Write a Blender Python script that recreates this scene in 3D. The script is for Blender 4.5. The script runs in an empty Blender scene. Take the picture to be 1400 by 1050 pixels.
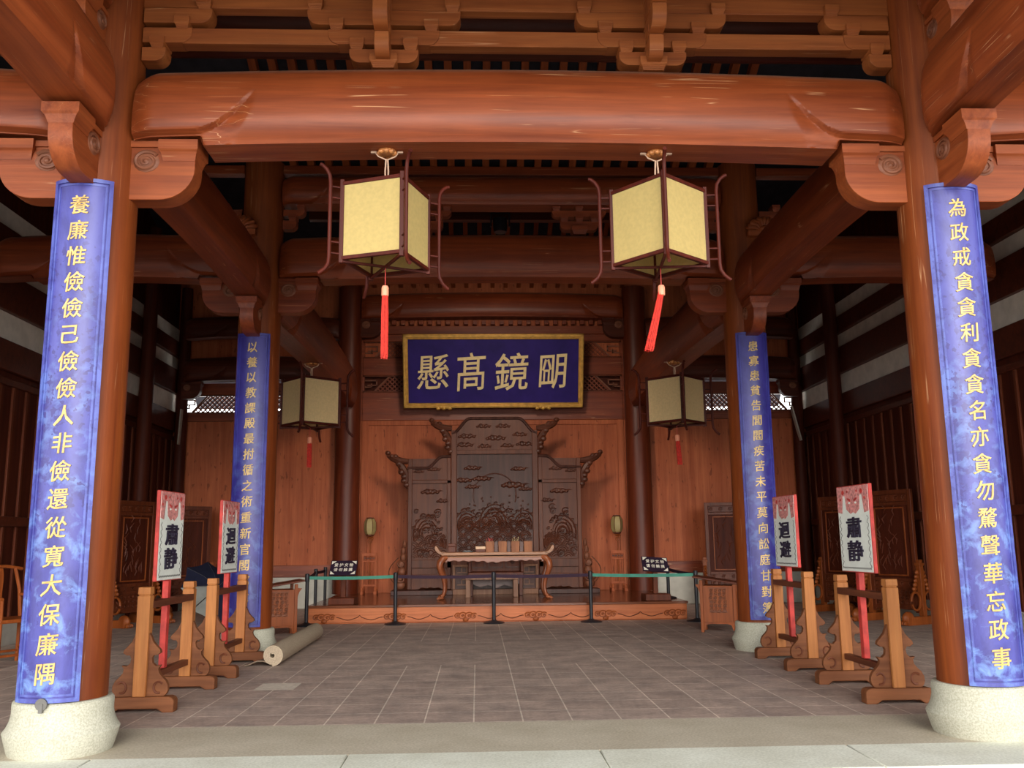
import bpy, math, random
from mathutils import Vector, Matrix, noise as mnoise
S = bpy.context.scene
COL = S.collection
PI = math.pi
rnd = random.Random(7)

# ------------------------------------------------------------------ camera
CX, CH, YAW, PITCH, ROLL, FPX = -0.3444, 1.2735, 0.0392, 0.1721, -0.0107, 1244.5
cam_d = bpy.data.cameras.new('camera')
cam_d.sensor_width = 36.0
cam_d.lens = 36.0 * FPX / 1400.0
cam = bpy.data.objects.new('camera', cam_d)
COL.objects.link(cam)
fw = Vector((math.sin(YAW) * math.cos(PITCH), math.cos(YAW) * math.cos(PITCH), math.sin(PITCH)))
rt = Vector((math.cos(YAW), -math.sin(YAW), 0.0))
up = rt.cross(fw)
rt2 = rt * math.cos(ROLL) + up * math.sin(ROLL)
up2 = up * math.cos(ROLL) - rt * math.sin(ROLL)
m = Matrix((rt2, up2, -fw)).transposed().to_4x4()
m.translation = Vector((CX, 0.0, CH))
cam.matrix_world = m
S.camera = cam

# ------------------------------------------------------------------ light
world = bpy.data.worlds.new('overcast_sky')
S.world = world
world.use_nodes = True
wn = world.node_tree.nodes
wn.clear()
w_out = wn.new('ShaderNodeOutputWorld')
w_bg = wn.new('ShaderNodeBackground')
w_tc = wn.new('ShaderNodeTexCoord')
w_sep = wn.new('ShaderNodeSeparateXYZ')
w_ramp = wn.new('ShaderNodeValToRGB')
w_ramp.color_ramp.elements[0].position = 0.0
w_ramp.color_ramp.elements[0].color = (0.92, 0.93, 0.90, 1)
w_ramp.color_ramp.elements[1].position = 0.7
w_ramp.color_ramp.elements[1].color = (0.95, 0.97, 1.0, 1)
wl = world.node_tree.links
wl.new(w_tc.outputs['Generated'], w_sep.inputs[0])
wl.new(w_sep.outputs['Z'], w_ramp.inputs[0])
wl.new(w_ramp.outputs[0], w_bg.inputs['Color'])
w_mr = wn.new('ShaderNodeMapRange')          # hazy bright horizon, dimmer overcast zenith
w_mr.inputs[1].default_value = 0.12; w_mr.inputs[2].default_value = 0.45
w_mr.inputs[3].default_value = 4.0; w_mr.inputs[4].default_value = 0.75
wl.new(w_sep.outputs['Z'], w_mr.inputs[0])
wl.new(w_mr.outputs[0], w_bg.inputs['Strength'])
wl.new(w_bg.outputs[0], w_out.inputs[0])
sun_d = bpy.data.lights.new('sun', 'SUN')
sun_d.energy = 2.0
sun_d.angle = math.radians(32)
sun_d.color = (1.0, 0.96, 0.88)
sun = bpy.data.objects.new('sun', sun_d)
COL.objects.link(sun)
sun.rotation_euler = (math.radians(73), 0, math.radians(4))

S.view_settings.view_transform = 'Standard'
S.view_settings.look = 'None'
S.view_settings.gamma = 1.0
S.view_settings.use_curve_mapping = False
S.view_settings.exposure = 0.55

# ------------------------------------------------------------------ materials
def nt(name):
    mt = bpy.data.materials.new(name)
    mt.use_nodes = True
    n = mt.node_tree.nodes
    n.clear()
    o = n.new('ShaderNodeOutputMaterial')
    b = n.new('ShaderNodeBsdfPrincipled')
    mt.node_tree.links.new(b.outputs[0], o.inputs[0])
    return mt, n, mt.node_tree.links, b

def ramp(n, stops):
    r = n.new('ShaderNodeValToRGB')
    e = r.color_ramp.elements
    while len(e) > 1: e.remove(e[-1])
    e[0].position = stops[0][0]; e[0].color = (*stops[0][1], 1)
    for p, c in stops[1:]:
        k = e.new(p); k.color = (*c, 1)
    return r

def coords(n, l, scale, rand=True):
    tc = n.new('ShaderNodeTexCoord')
    mp = n.new('ShaderNodeMapping')
    mp.inputs['Scale'].default_value = scale
    src = tc.outputs['Object']
    if rand:
        oi = n.new('ShaderNodeObjectInfo')
        ad = n.new('ShaderNodeVectorMath'); ad.operation = 'ADD'
        ml = n.new('ShaderNodeMath'); ml.operation = 'MULTIPLY'; ml.inputs[1].default_value = 13.7
        l.new(oi.outputs['Random'], ml.inputs[0])
        l.new(src, ad.inputs[0]); l.new(ml.outputs[0], ad.inputs[1])
        src = ad.outputs[0]
    l.new(src, mp.inputs['Vector'])
    return mp.outputs[0]

def noise(n, l, vec, sc, det=4, rough=0.55, dist=0.0):
    t = n.new('ShaderNodeTexNoise')
    t.inputs['Scale'].default_value = sc
    t.inputs['Detail'].default_value = det
    t.inputs['Roughness'].default_value = rough
    t.inputs['Distortion'].default_value = dist
    l.new(vec, t.inputs['Vector'])
    return t.outputs['Fac']

def mix(n, l, fac, a, b, mode='MIX'):
    x = n.new('ShaderNodeMix'); x.data_type = 'RGBA'; x.blend_type = mode
    if isinstance(fac, (int, float)): x.inputs[0].default_value = fac
    else: l.new(fac, x.inputs[0])
    for i, v in ((6, a), (7, b)):
        if isinstance(v, tuple): x.inputs[i].default_value = (*v, 1)
        else: l.new(v, x.inputs[i])
    return x.outputs[2]

def bump(n, l, b, h, s=0.2, d=0.01):
    bp = n.new('ShaderNodeBump'); bp.inputs['Strength'].default_value = s; bp.inputs['Distance'].default_value = d
    l.new(h, bp.inputs['Height']); l.new(bp.outputs[0], b.inputs['Normal'])

def wood(name, dark, light, axis='X', rough=0.42, cracks=0.0, dust=0.0, spec=0.5, grain=1.0, knots=0.0):
    """Lacquered timber with grain running along the local axis, pale drying cracks and a film of dust on upward faces."""
    mt, n, l, b = nt(name)
    st = {'X': (0.25, 5, 5), 'Y': (5, 0.25, 5), 'Z': (5, 5, 0.25)}[axis]
    v = coords(n, l, tuple(s * grain for s in st))
    f1 = noise(n, l, v, 2.2, 6, 0.6, 0.6)
    r = ramp(n, [(0.30, dark), (0.52, tuple((a + c) / 2 for a, c in zip(dark, light))), (0.72, light)])
    l.new(f1, r.inputs[0])
    f2 = noise(n, l, v, 9.0, 5, 0.6)
    r2 = ramp(n, [(0.35, (0.72, 0.72, 0.72)), (0.6, (1, 1, 1))]); l.new(f2, r2.inputs[0])
    c = mix(n, l, 0.55, r.outputs[0], r2.outputs[0], 'MULTIPLY')
    v3 = coords(n, l, (1.4, 1.4, 1.4))
    f3 = noise(n, l, v3, 1.3, 3)
    r3 = ramp(n, [(0.3, (0.78, 0.74, 0.72)), (0.65, (1.06, 1.04, 1.0))]); l.new(f3, r3.inputs[0])
    c = mix(n, l, 0.6, c, r3.outputs[0], 'MULTIPLY')
    if cracks > 0:
        sc = {'X': (0.16, 8, 8), 'Y': (8, 0.16, 8), 'Z': (8, 8, 0.10)}[axis]
        v4 = coords(n, l, sc)
        f4 = noise(n, l, v4, 1.5, 2, 0.35, 0.1)
        ln = ramp(n, [(0.4955, (0, 0, 0)), (0.5, (1, 1, 1)), (0.5045, (0, 0, 0))]); l.new(f4, ln.inputs[0])
        f5 = noise(n, l, v3, 2.1, 2)
        gt = ramp(n, [(0.5, (0, 0, 0)), (0.6, (1, 1, 1))]); l.new(f5, gt.inputs[0])
        mu = n.new('ShaderNodeMath'); mu.operation = 'MULTIPLY'; l.new(ln.outputs[0], mu.inputs[0]); l.new(gt.outputs[0], mu.inputs[1])
        mu2 = n.new('ShaderNodeMath'); mu2.operation = 'MULTIPLY'; l.new(mu.outputs[0], mu2.inputs[0]); mu2.inputs[1].default_value = cracks
        c = mix(n, l, mu2.outputs[0], c, (0.75, 0.42, 0.22))
    if dust > 0:
        g = n.new('ShaderNodeNewGeometry'); sp = n.new('ShaderNodeSeparateXYZ'); l.new(g.outputs['Normal'], sp.inputs[0])
        mr = n.new('ShaderNodeMapRange'); mr.inputs[1].default_value = 0.6; mr.inputs[2].default_value = 0.92; mr.inputs[4].default_value = dust
        l.new(sp.outputs['Z'], mr.inputs[0])
        c = mix(n, l, mr.outputs[0], c, (0.30, 0.20, 0.15))
    if knots:
        vk = coords(n, l, (1.0, 1.0, 0.35))
        fk = noise(n, l, vk, 17.0, 2, 0.5); rk = ramp(n, [(0.655, (0, 0, 0)), (0.70, (1, 1, 1))]); l.new(fk, rk.inputs[0])
        mk = n.new('ShaderNodeMath'); mk.operation = 'MULTIPLY'; mk.inputs[1].default_value = knots; l.new(rk.outputs[0], mk.inputs[0])
        c = mix(n, l, mk.outputs[0], c, tuple(k * 0.35 for k in dark))
    l.new(c, b.inputs['Base Color'])
    b.inputs['Roughness'].default_value = rough
    b.inputs['Specular IOR Level'].default_value = spec
    bump(n, l, b, f2, 0.12, 0.004)
    return mt

def plain(name, col, rough=0.5, metal=0.0, var=0.15, sc=6.0, spec=0.5, bmp=0.0):
    mt, n, l, b = nt(name)
    v = coords(n, l, (1, 1, 1))
    f = noise(n, l, v, sc, 4)
    r = ramp(n, [(0.3, tuple(max(0, c * (1 - var)) for c in col)), (0.7, tuple(c * (1 + var) for c in col))])
    l.new(f, r.inputs[0]); l.new(r.outputs[0], b.inputs['Base Color'])
    b.inputs['Roughness'].default_value = rough; b.inputs['Metallic'].default_value = metal
    b.inputs['Specular IOR Level'].default_value = spec
    if bmp: bump(n, l, b, f, bmp, 0.005)
    return mt

M = {}
OR_D, OR_L = (0.185, 0.033, 0.0085), (0.36, 0.080, 0.021)
M['beam'] = wood('lacquered_beam_timber', OR_D, OR_L, 'X', 0.42, 0.9, 0.75, 0.38)
M['bracket'] = wood('bracket_timber', (0.20, 0.037, 0.009), (0.36, 0.086, 0.022), 'X', 0.5, 0.25, 0.3, 0.3)
M['rail'] = wood('rail_timber', (0.24, 0.056, 0.012), (0.40, 0.120, 0.030), 'X', 0.55, 0.35, 0.2, 0.3)
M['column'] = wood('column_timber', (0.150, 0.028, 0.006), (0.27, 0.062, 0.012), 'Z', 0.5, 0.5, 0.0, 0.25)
M['column_shaded'] = wood('shaded_column_timber', (0.090, 0.015, 0.006), (0.17, 0.033, 0.011), 'Z', 0.42, spec=0.3)  # same timber as the other columns, shade of the rear row painted in
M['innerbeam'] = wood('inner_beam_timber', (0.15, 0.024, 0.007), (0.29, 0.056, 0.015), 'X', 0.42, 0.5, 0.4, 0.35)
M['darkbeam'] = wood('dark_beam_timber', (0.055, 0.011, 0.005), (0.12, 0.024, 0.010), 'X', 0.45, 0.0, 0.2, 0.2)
M['rafter'] = wood('rafter_timber', (0.17, 0.034, 0.008), (0.30, 0.070, 0.018), 'Y', 0.6, spec=0.2)
M['roofboard'] = plain('dark_roof_tile_underside', (0.020, 0.018, 0.024), 0.8, var=0.3, spec=0.2)
M['panel'] = wood('wall_board_timber', (0.34, 0.074, 0.025), (0.52, 0.145, 0.058), 'Z', 0.55, 0.0, 0.0, 0.2, 0.8, 0.6)
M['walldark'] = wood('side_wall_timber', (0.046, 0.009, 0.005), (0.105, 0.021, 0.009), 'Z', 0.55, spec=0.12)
M['batten'] = wood('side_wall_batten_timber', (0.085, 0.017, 0.007), (0.15, 0.035, 0.013), 'Z', 0.5, spec=0.2)
M['plaster'] = plain('white_lime_plaster', (0.66, 0.59, 0.51), 0.9, var=0.12, sc=5)
M['skirt'] = plain('grey_skirting_stone', (0.50, 0.47, 0.41), 0.8, var=0.15, sc=4)
M['screen'] = wood('dark_screen_timber', (0.040, 0.014, 0.010), (0.110, 0.044, 0.033), 'Z', 0.36, spec=0.18, grain=1.6)
M['screen2'] = wood('brown_screen_timber', (0.075, 0.018, 0.007), (0.165, 0.046, 0.017), 'Z', 0.38, spec=0.2)
M['carve'] = wood('carved_relief_timber', (0.060, 0.017, 0.009), (0.15, 0.045, 0.023), 'X', 0.36, spec=0.32)
M['desk'] = wood('polished_desk_timber', (0.20, 0.052, 0.019), (0.36, 0.11, 0.045), 'X', 0.28, spec=0.4)
M['desktop'] = wood('worn_desk_top_timber', (0.28, 0.12, 0.06), (0.46, 0.23, 0.125), 'X', 0.35, spec=0.3)
M['stool'] = wood('grey_brown_stool_timber', (0.22, 0.10, 0.06), (0.38, 0.20, 0.125), 'Z', 0.45, spec=0.2)
M['dais'] = wood('dais_timber', (0.40, 0.100, 0.030), (0.60, 0.185, 0.065), 'X', 0.45, spec=0.25)
M['daistop'] = wood('polished_dais_floor', (0.11, 0.033, 0.014), (0.21, 0.068, 0.031), 'X', 0.16, spec=0.5)
M['stand'] = wood('honey_stand_timber', (0.34, 0.112, 0.030), (0.54, 0.215, 0.065), 'Z', 0.55, spec=0.25)
M['standfoot'] = wood('brown_stand_foot_timber', (0.13, 0.042, 0.016), (0.25, 0.090, 0.036), 'X', 0.55, spec=0.2)
M['standrail'] = wood('stand_rail_timber', (0.10, 0.028, 0.013), (0.19, 0.056, 0.025), 'Y', 0.5, spec=0.25)
M['cabinet'] = wood('reddish_cabinet_timber', (0.20, 0.043, 0.008), (0.34, 0.085, 0.018), 'Z', 0.45, spec=0.25)
M['furniture'] = wood('dark_furniture_timber', (0.080, 0.017, 0.007), (0.17, 0.040, 0.014), 'Z', 0.4, spec=0.22)
M['swirl'] = wood('weathered_scroll_timber', (0.15, 0.048, 0.024), (0.28, 0.10, 0.052), 'X', 0.5, spec=0.3)
M['rosewood'] = wood('lantern_rosewood', (0.045, 0.006, 0.003), (0.10, 0.013, 0.006), 'Z', 0.5, spec=0.18)
M['red'] = plain('faded_red_paint', (0.47, 0.042, 0.034), 0.5, var=0.35, sc=9, spec=0.3)
M['pink'] = plain('pink_and_red_mottled_paint', (0.60, 0.24, 0.22), 0.6, var=0.45, sc=34, spec=0.3)
M['signwhite'] = plain('grey_white_sign_paint', (0.74, 0.76, 0.70), 0.6, var=0.06, sc=9, spec=0.3)
M['ink'] = plain('dark_ink', (0.022, 0.016, 0.035), 0.5, spec=0.2)
M['gold'] = plain('gold_leaf', (0.60, 0.40, 0.13), 0.45, 0.0, var=0.25, sc=14)
M['goldpale'] = plain('pale_gold_leaf', (0.88, 0.68, 0.34), 0.45, 0.0, var=0.12, sc=9)
M['goldframe'] = plain('gilded_frame', (0.62, 0.34, 0.07), 0.35, 0.3, var=0.25, sc=10)
M['plaqueblue'] = plain('indigo_plaque_lacquer', (0.028, 0.014, 0.145), 0.5, var=0.2, sc=3, spec=0.15)
M['tassel'] = plain('scarlet_tassel_silk', (0.45, 0.018, 0.008), 0.6, var=0.3, sc=40, spec=0.2)
M['tasselcap'] = plain('pink_tassel_binding', (0.72, 0.26, 0.15), 0.5)
M['cord'] = plain('pale_cord', (0.50, 0.32, 0.22), 0.7)
M['metal'] = plain('grey_metal_fitting', (0.16, 0.15, 0.14), 0.4, 0.6)
M['black'] = plain('black_powder_coat', (0.020, 0.018, 0.022), 0.4, spec=0.35)
M['belt_green'] = plain('green_barrier_webbing', (0.06, 0.25, 0.18), 0.6, spec=0.2)
M['belt_dark'] = plain('dark_barrier_webbing', (0.040, 0.020, 0.036), 0.7, spec=0.12)
M['signblack'] = plain('black_notice_lacquer', (0.026, 0.013, 0.028), 0.5, spec=0.15)
M['signtext'] = plain('white_notice_paint', (0.80, 0.74, 0.62), 0.5)
M['carpet'] = plain('beige_carpet_pile', (0.44, 0.345, 0.25), 0.95, var=0.14, sc=60, bmp=0.4, spec=0.1)
M['carpetback'] = plain('grey_carpet_backing', (0.22, 0.16, 0.115), 0.95, var=0.2, sc=40, spec=0.1)
M['umbrella'] = plain('navy_umbrella_cloth', (0.018, 0.020, 0.045), 0.7, spec=0.15)
M['umbrellagrey'] = plain('grey_umbrella_cloth', (0.26, 0.26, 0.24), 0.6, spec=0.2)
M['rose'] = plain('carved_gilt_rose', (0.45, 0.17, 0.05), 0.4, 0.2, var=0.4, sc=30)
M['boxwood'] = wood('token_box_timber', (0.26, 0.090, 0.035), (0.42, 0.165, 0.07), 'Z', 0.5, spec=0.25)
M['paleblock'] = plain('pale_seal_stone', (0.62, 0.38, 0.22), 0.4)
M['bamboo'] = plain('bamboo_stick', (0.60, 0.42, 0.18), 0.5)
M['lampskin'] = plain('olive_lamp_paper', (0.36, 0.27, 0.11), 0.5, spec=0.3)
M['palewood'] = plain('pale_weathered_board', (0.42, 0.36, 0.30), 0.8, spec=0.2)

def paper_mat(name, col):
    mt, n, l, b = nt(name)
    v = coords(n, l, (1, 1, 1))
    f = noise(n, l, v, 34, 3)
    r = ramp(n, [(0.35, tuple(c * 0.93 for c in col)), (0.65, tuple(c * 1.03 for c in col))]); l.new(f, r.inputs[0])
    l.new(r.outputs[0], b.inputs['Base Color']); b.inputs['Roughness'].default_value = 0.75
    tr = n.new('ShaderNodeBsdfTranslucent'); l.new(r.outputs[0], tr.inputs['Color'])
    ms = n.new('ShaderNodeMixShader'); ms.inputs[0].default_value = 0.35
    l.new(b.outputs[0], ms.inputs[1]); l.new(tr.outputs[0], ms.inputs[2])
    out = [x for x in n if x.type == 'OUTPUT_MATERIAL'][0]
    l.new(ms.outputs[0], out.inputs[0])
    return mt
M['paper'] = paper_mat('cream_lantern_paper', (0.62, 0.465, 0.175))
M['paper_brightened'] = paper_mat('brightened_lantern_paper', (0.88, 0.66, 0.34))  # paper colour raised to stand in for weak light on the rear lanterns

def granite(name, a, c, sc=90):
    mt, n, l, b = nt(name)
    v = coords(n, l, (1, 1, 1), False)
    f = noise(n, l, v, sc, 3); f2 = noise(n, l, v, 2.5, 5)
    r = ramp(n, [(0.38, a), (0.62, c)]); l.new(f, r.inputs[0])
    r2 = ramp(n, [(0.3, (0.84, 0.82, 0.76)), (0.7, (1.05, 1.05, 1.03))]); l.new(f2, r2.inputs[0])
    l.new(mix(n, l, 0.8, r.outputs[0], r2.outputs[0], 'MULTIPLY'), b.inputs['Base Color'])
    b.inputs['Roughness'].default_value = 0.75
    bump(n, l, b, f, 0.1, 0.003)
    return mt
M['basestone'] = granite('pale_granite_column_base', (0.40, 0.385, 0.31), (0.54, 0.525, 0.44))
M['kerb'] = granite('grey_granite_threshold', (0.48, 0.42, 0.33), (0.60, 0.535, 0.435), 60)
M['nosing'] = granite('pale_granite_step', (0.70, 0.71, 0.62), (0.84, 0.85, 0.76), 60)
M['yard'] = granite('courtyard_paving', (0.40, 0.39, 0.36), (0.52, 0.50, 0.46), 20)

def floor_mat(name, bw, bh, off, joint=0.006, pale=(0.66, 0.57, 0.49)):
    mt, n, l, b = nt(name)
    v = coords(n, l, (1, 1, 1), False)
    mp = n.new('ShaderNodeMapping'); mp.inputs['Location'].default_value = (0.019, off, 0)
    l.new(v, mp.inputs[0])
    br = n.new('ShaderNodeTexBrick')
    br.offset = 0.0; br.squash = 1.0
    br.inputs['Scale'].default_value = 1.0
    br.inputs['Mortar Size'].default_value = joint
    br.inputs['Mortar Smooth'].default_value = 0.2
    br.inputs['Brick Width'].default_value = bw
    br.inputs['Row Height'].default_value = bh
    br.inputs['Color1'].default_value = (0.37, 0.285, 0.248, 1)
    br.inputs['Color2'].default_value = (0.43, 0.335, 0.292, 1)
    br.inputs['Mortar'].default_value = (*pale, 1)
    l.new(mp.outputs[0], br.inputs['Vector'])
    f = noise(n, l, v, 3.2, 6, 0.65); f2 = noise(n, l, v, 26, 4, 0.7)
    r = ramp(n, [(0.32, (0.70, 0.70, 0.70)), (0.68, (1.32, 1.27, 1.22))]); l.new(f, r.inputs[0])
    r2 = ramp(n, [(0.3, (0.8, 0.8, 0.8)), (0.7, (1.18, 1.18, 1.18))]); l.new(f2, r2.inputs[0])
    c = mix(n, l, 0.9, br.outputs['Color'], r.outputs[0], 'MULTIPLY')
    c = mix(n, l, 0.9, c, r2.outputs[0], 'MULTIPLY')
    l.new(c, b.inputs['Base Color'])
    b.inputs['Roughness'].default_value = 0.62
    bump(n, l, b, f2, 0.06, 0.003)
    return mt
M['floor'] = floor_mat('grey_brown_stone_tiles', 0.3574, 0.405, 0.0)
M['floorslab'] = floor_mat('large_stone_slabs', 2.0, 1.15, 0.5)
M['patch'] = plain('pale_replacement_paver', (0.62, 0.54, 0.45), 0.75, var=0.15, sc=20)

def board_blue(name, a, c, wear_and_light, speck):
    """Blue lacquer with chalky worn patches and dark flakes."""
    mt, n, l, b = nt(name)
    v = coords(n, l, (1, 1, 0.45), False)
    v2 = coords(n, l, (1.0, 1.0, 1.0), False)
    f = noise(n, l, v, 5.0, 6, 0.62, 0.5)
    r = ramp(n, [(0.40, a), (0.60, c)]); l.new(f, r.inputs[0])
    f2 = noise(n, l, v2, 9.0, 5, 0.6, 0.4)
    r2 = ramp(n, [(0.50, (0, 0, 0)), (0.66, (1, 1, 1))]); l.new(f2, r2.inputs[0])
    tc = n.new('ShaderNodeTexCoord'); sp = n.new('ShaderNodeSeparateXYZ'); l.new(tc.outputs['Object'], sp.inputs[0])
    # chalky patches strengthen downwards, painting in sky reflection along with dust
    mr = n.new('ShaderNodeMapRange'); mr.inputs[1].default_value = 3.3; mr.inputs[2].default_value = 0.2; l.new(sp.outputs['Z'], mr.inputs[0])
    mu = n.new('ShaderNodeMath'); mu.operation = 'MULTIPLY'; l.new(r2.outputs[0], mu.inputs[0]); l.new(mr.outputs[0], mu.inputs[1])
    mu2 = n.new('ShaderNodeMath'); mu2.operation = 'MULTIPLY'; l.new(mu.outputs[0], mu2.inputs[0]); mu2.inputs[1].default_value = wear_and_light
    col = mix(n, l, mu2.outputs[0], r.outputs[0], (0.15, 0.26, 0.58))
    f3 = noise(n, l, v2, 26.0, 2, 0.5)
    r3 = ramp(n, [(0.575, (0, 0, 0)), (0.595, (1, 1, 1))]); l.new(f3, r3.inputs[0])
    f4 = noise(n, l, v2, 2.2, 2, 0.5)
    r4 = ramp(n, [(0.44, (0, 0, 0)), (0.54, (1, 1, 1))]); l.new(f4, r4.inputs[0])
    mu3 = n.new('ShaderNodeMath'); mu3.operation = 'MULTIPLY'; l.new(r3.outputs[0], mu3.inputs[0]); l.new(r4.outputs[0], mu3.inputs[1])
    mu4 = n.new('ShaderNodeMath'); mu4.operation = 'MULTIPLY'; l.new(mu3.outputs[0], mu4.inputs[0]); mu4.inputs[1].default_value = speck
    col = mix(n, l, mu4.outputs[0], col, (0.030, 0.020, 0.16))
    l.new(col, b.inputs['Base Color'])
    b.inputs['Roughness'].default_value = 0.38
    return mt
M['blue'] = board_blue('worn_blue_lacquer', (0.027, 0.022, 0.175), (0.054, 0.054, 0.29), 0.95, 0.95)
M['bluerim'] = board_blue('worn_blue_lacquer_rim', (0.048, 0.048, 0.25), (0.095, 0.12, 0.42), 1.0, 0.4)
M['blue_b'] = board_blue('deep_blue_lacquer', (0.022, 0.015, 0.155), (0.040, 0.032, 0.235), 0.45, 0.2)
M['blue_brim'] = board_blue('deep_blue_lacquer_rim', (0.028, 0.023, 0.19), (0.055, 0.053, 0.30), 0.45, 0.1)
# ------------------------------------------------------------------ mesh helpers
class MB:
    def __init__(s): s.v = []; s.f = []
    def add(s, vs, fs, mt=None):
        o = len(s.v)
        s.v += [tuple(mt @ Vector(p)) if mt else tuple(p) for p in vs]
        s.f += [tuple(i + o for i in f) for f in fs]
        return s
    def box(s, c, d, mt=None):
        x, y, z = c; a, b, h = d[0] / 2, d[1] / 2, d[2] / 2
        vs = [(x + i * a, y + j * b, z + k * h) for k in (-1, 1) for j in (-1, 1) for i in (-1, 1)]
        return s.add(vs, [(0, 2, 3, 1), (4, 5, 7, 6), (0, 1, 5, 4), (2, 6, 7, 3), (0, 4, 6, 2), (1, 3, 7, 5)], mt)
    def span(s, a, b, mt=None):
        return s.box([(p + q) / 2 for p, q in zip(a, b)], [abs(q - p) for p, q in zip(a, b)], mt)
    def taper(s, c, d0, d1, h, mt=None):
        x, y, z = c
        vs = [(x + i * d0[0] / 2, y + j * d0[1] / 2, z) for j in (-1, 1) for i in (-1, 1)] + \
             [(x + i * d1[0] / 2, y + j * d1[1] / 2, z + h) for j in (-1, 1) for i in (-1, 1)]
        return s.add(vs, [(0, 2, 3, 1), (4, 5, 7, 6), (0, 1, 5, 4), (2, 6, 7, 3), (0, 4, 6, 2), (1, 3, 7, 5)], mt)
    def prism(s, poly, y0, y1, mt=None):
        """polygon in x,z extruded along y"""
        k = len(poly)
        vs = [(x, y0, z) for x, z in poly] + [(x, y1, z) for x, z in poly]
        fs = [tuple(range(k)), tuple(range(2 * k - 1, k - 1, -1))]
        fs += [(i, i + k, (i + 1) % k + k, (i + 1) % k) for i in range(k)]
        area = sum(poly[i][0] * poly[(i + 1) % k][1] - poly[(i + 1) % k][0] * poly[i][1] for i in range(k))
        if (area > 0) != (y1 > y0): fs = [f[::-1] for f in fs]
        fs = [f[::-1] for f in fs] if area > 0 and y1 > y0 else fs
        return s.add(vs, fs, mt)
    def tube(s, pts, r, n=8, mt=None, cap=True):
        P = [Vector(p) for p in pts]; k = len(P)
        R = r if isinstance(r, (list, tuple)) else [r] * k
        t0 = (P[1] - P[0]).normalized()
        u = t0.orthogonal().normalized(); vs = []; fs = []
        for i, p in enumerate(P):
            t = (P[min(i + 1, k - 1)] - P[max(i - 1, 0)]).normalized()
            u = (u - t * u.dot(t)).normalized(); w = t.cross(u)
            for j in range(n):
                a = 2 * PI * j / n
                vs.append(p + (u * math.cos(a) + w * math.sin(a)) * R[i])
        for i in range(k - 1):
            for j in range(n):
                a, b = i * n + j, i * n + (j + 1) % n
                fs.append((a, b, b + n, a + n))
        if cap: fs += [tuple(range(n - 1, -1, -1)), tuple((k - 1) * n + j for j in range(n))]
        return s.add(vs, fs, mt)
    def bar(s, p, q, w, h, mt=None):
        """square bar from p to q, w across (horizontal), h the other way"""
        p, q = Vector(p), Vector(q); t = (q - p).normalized()
        a = t.cross(Vector((0, 0, 1)))
        a = Vector((1, 0, 0)) if a.length < 1e-4 else a.normalized()
        b = a.cross(t).normalized()
        vs = [e + a * i * w / 2 + b * j * h / 2 for e in (p, q) for j in (-1, 1) for i in (-1, 1)]
        return s.add(vs, [(0, 2, 3, 1), (4, 5, 7, 6), (0, 1, 5, 4), (2, 6, 7, 3), (0, 4, 6, 2), (1, 3, 7, 5)], mt)
    def lathe(s, prof, n=32, mt=None):
        k = len(prof); vs = []; fs = []
        for r, z in prof:
            for j in range(n):
                a = 2 * PI * j / n; vs.append((r * math.cos(a), r * math.sin(a), z))
        for i in range(k - 1):
            for j in range(n):
                a, b = i * n + j, i * n + (j + 1) % n
                fs.append((a, b, b + n, a + n))
        fs += [tuple(range(n - 1, -1, -1)), tuple((k - 1) * n + j for j in range(n))]
        return s.add(vs, fs, mt)
    def ball(s, c, r, n=10, k=7, mt=None):
        vs = []; fs = []
        for i in range(k + 1):
            t = PI * i / k
            for j in range(n):
                a = 2 * PI * j / n
                vs.append((c[0] + r[0] * math.sin(t) * math.cos(a), c[1] + r[1] * math.sin(t) * math.sin(a), c[2] + r[2] * math.cos(t)))
        for i in range(k):
            for j in range(n):
                a, b = i * n + j, i * n + (j + 1) % n
                fs.append((a, a + n, b + n, b))
        return s.add(vs, fs, mt)
    def grid(s, fn, nu, nv, mt=None, closed_v=False):
        vs = [fn(i, j) for i in range(nu) for j in range(nv)]; fs = []
        for i in range(nu - 1):
            for j in range(nv if closed_v else nv - 1):
                j2 = (j + 1) % nv
                fs.append((i * nv + j, i * nv + j2, (i + 1) * nv + j2, (i + 1) * nv + j))
        return s.add(vs, fs, mt)
    def mesh(s, name, mat, angle=35):
        me = bpy.data.meshes.new(name)
        me.from_pydata(s.v, [], s.f)
        me.validate()
        me.materials.append(M[mat])
        import bmesh
        bm = bmesh.new(); bm.from_mesh(me)
        bmesh.ops.recalc_face_normals(bm, faces=bm.faces); bm.to_mesh(me); bm.free()
        if angle:
            me.shade_smooth(); me.set_sharp_from_angle(angle=math.radians(angle))
        return me
    def build(s, name, mat, parent=None, bevel=0.0, angle=35, loc=(0, 0, 0)):
        return put(name, s.mesh(name, mat, angle), parent, bevel, loc)

def put(name, me, parent=None, bevel=0.0, loc=(0, 0, 0), rz=0.0):
    o = bpy.data.objects.new(name, me); COL.objects.link(o)
    o.location = loc; o.rotation_euler = (0, 0, rz)
    if parent: o.parent = parent
    if bevel:
        b = o.modifiers.new('bevel', 'BEVEL'); b.width = bevel; b.segments = 2; b.limit_method = 'ANGLE'; b.angle_limit = math.radians(40)
    return o

def tag(o, label=None, cat=None, group=None, kind=None):
    if label: o['label'] = label
    if cat: o['category'] = cat
    if group: o['group'] = group
    if kind: o['kind'] = kind
    return o

def thing(name, label, cat, loc=(0, 0, 0), rz=0.0, group=None):
    o = bpy.data.objects.new(name, None); COL.objects.link(o)
    o.empty_display_size = 0.1
    o.location = loc; o.rotation_euler = (0, 0, rz)
    return tag(o, label, cat, group)

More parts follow.
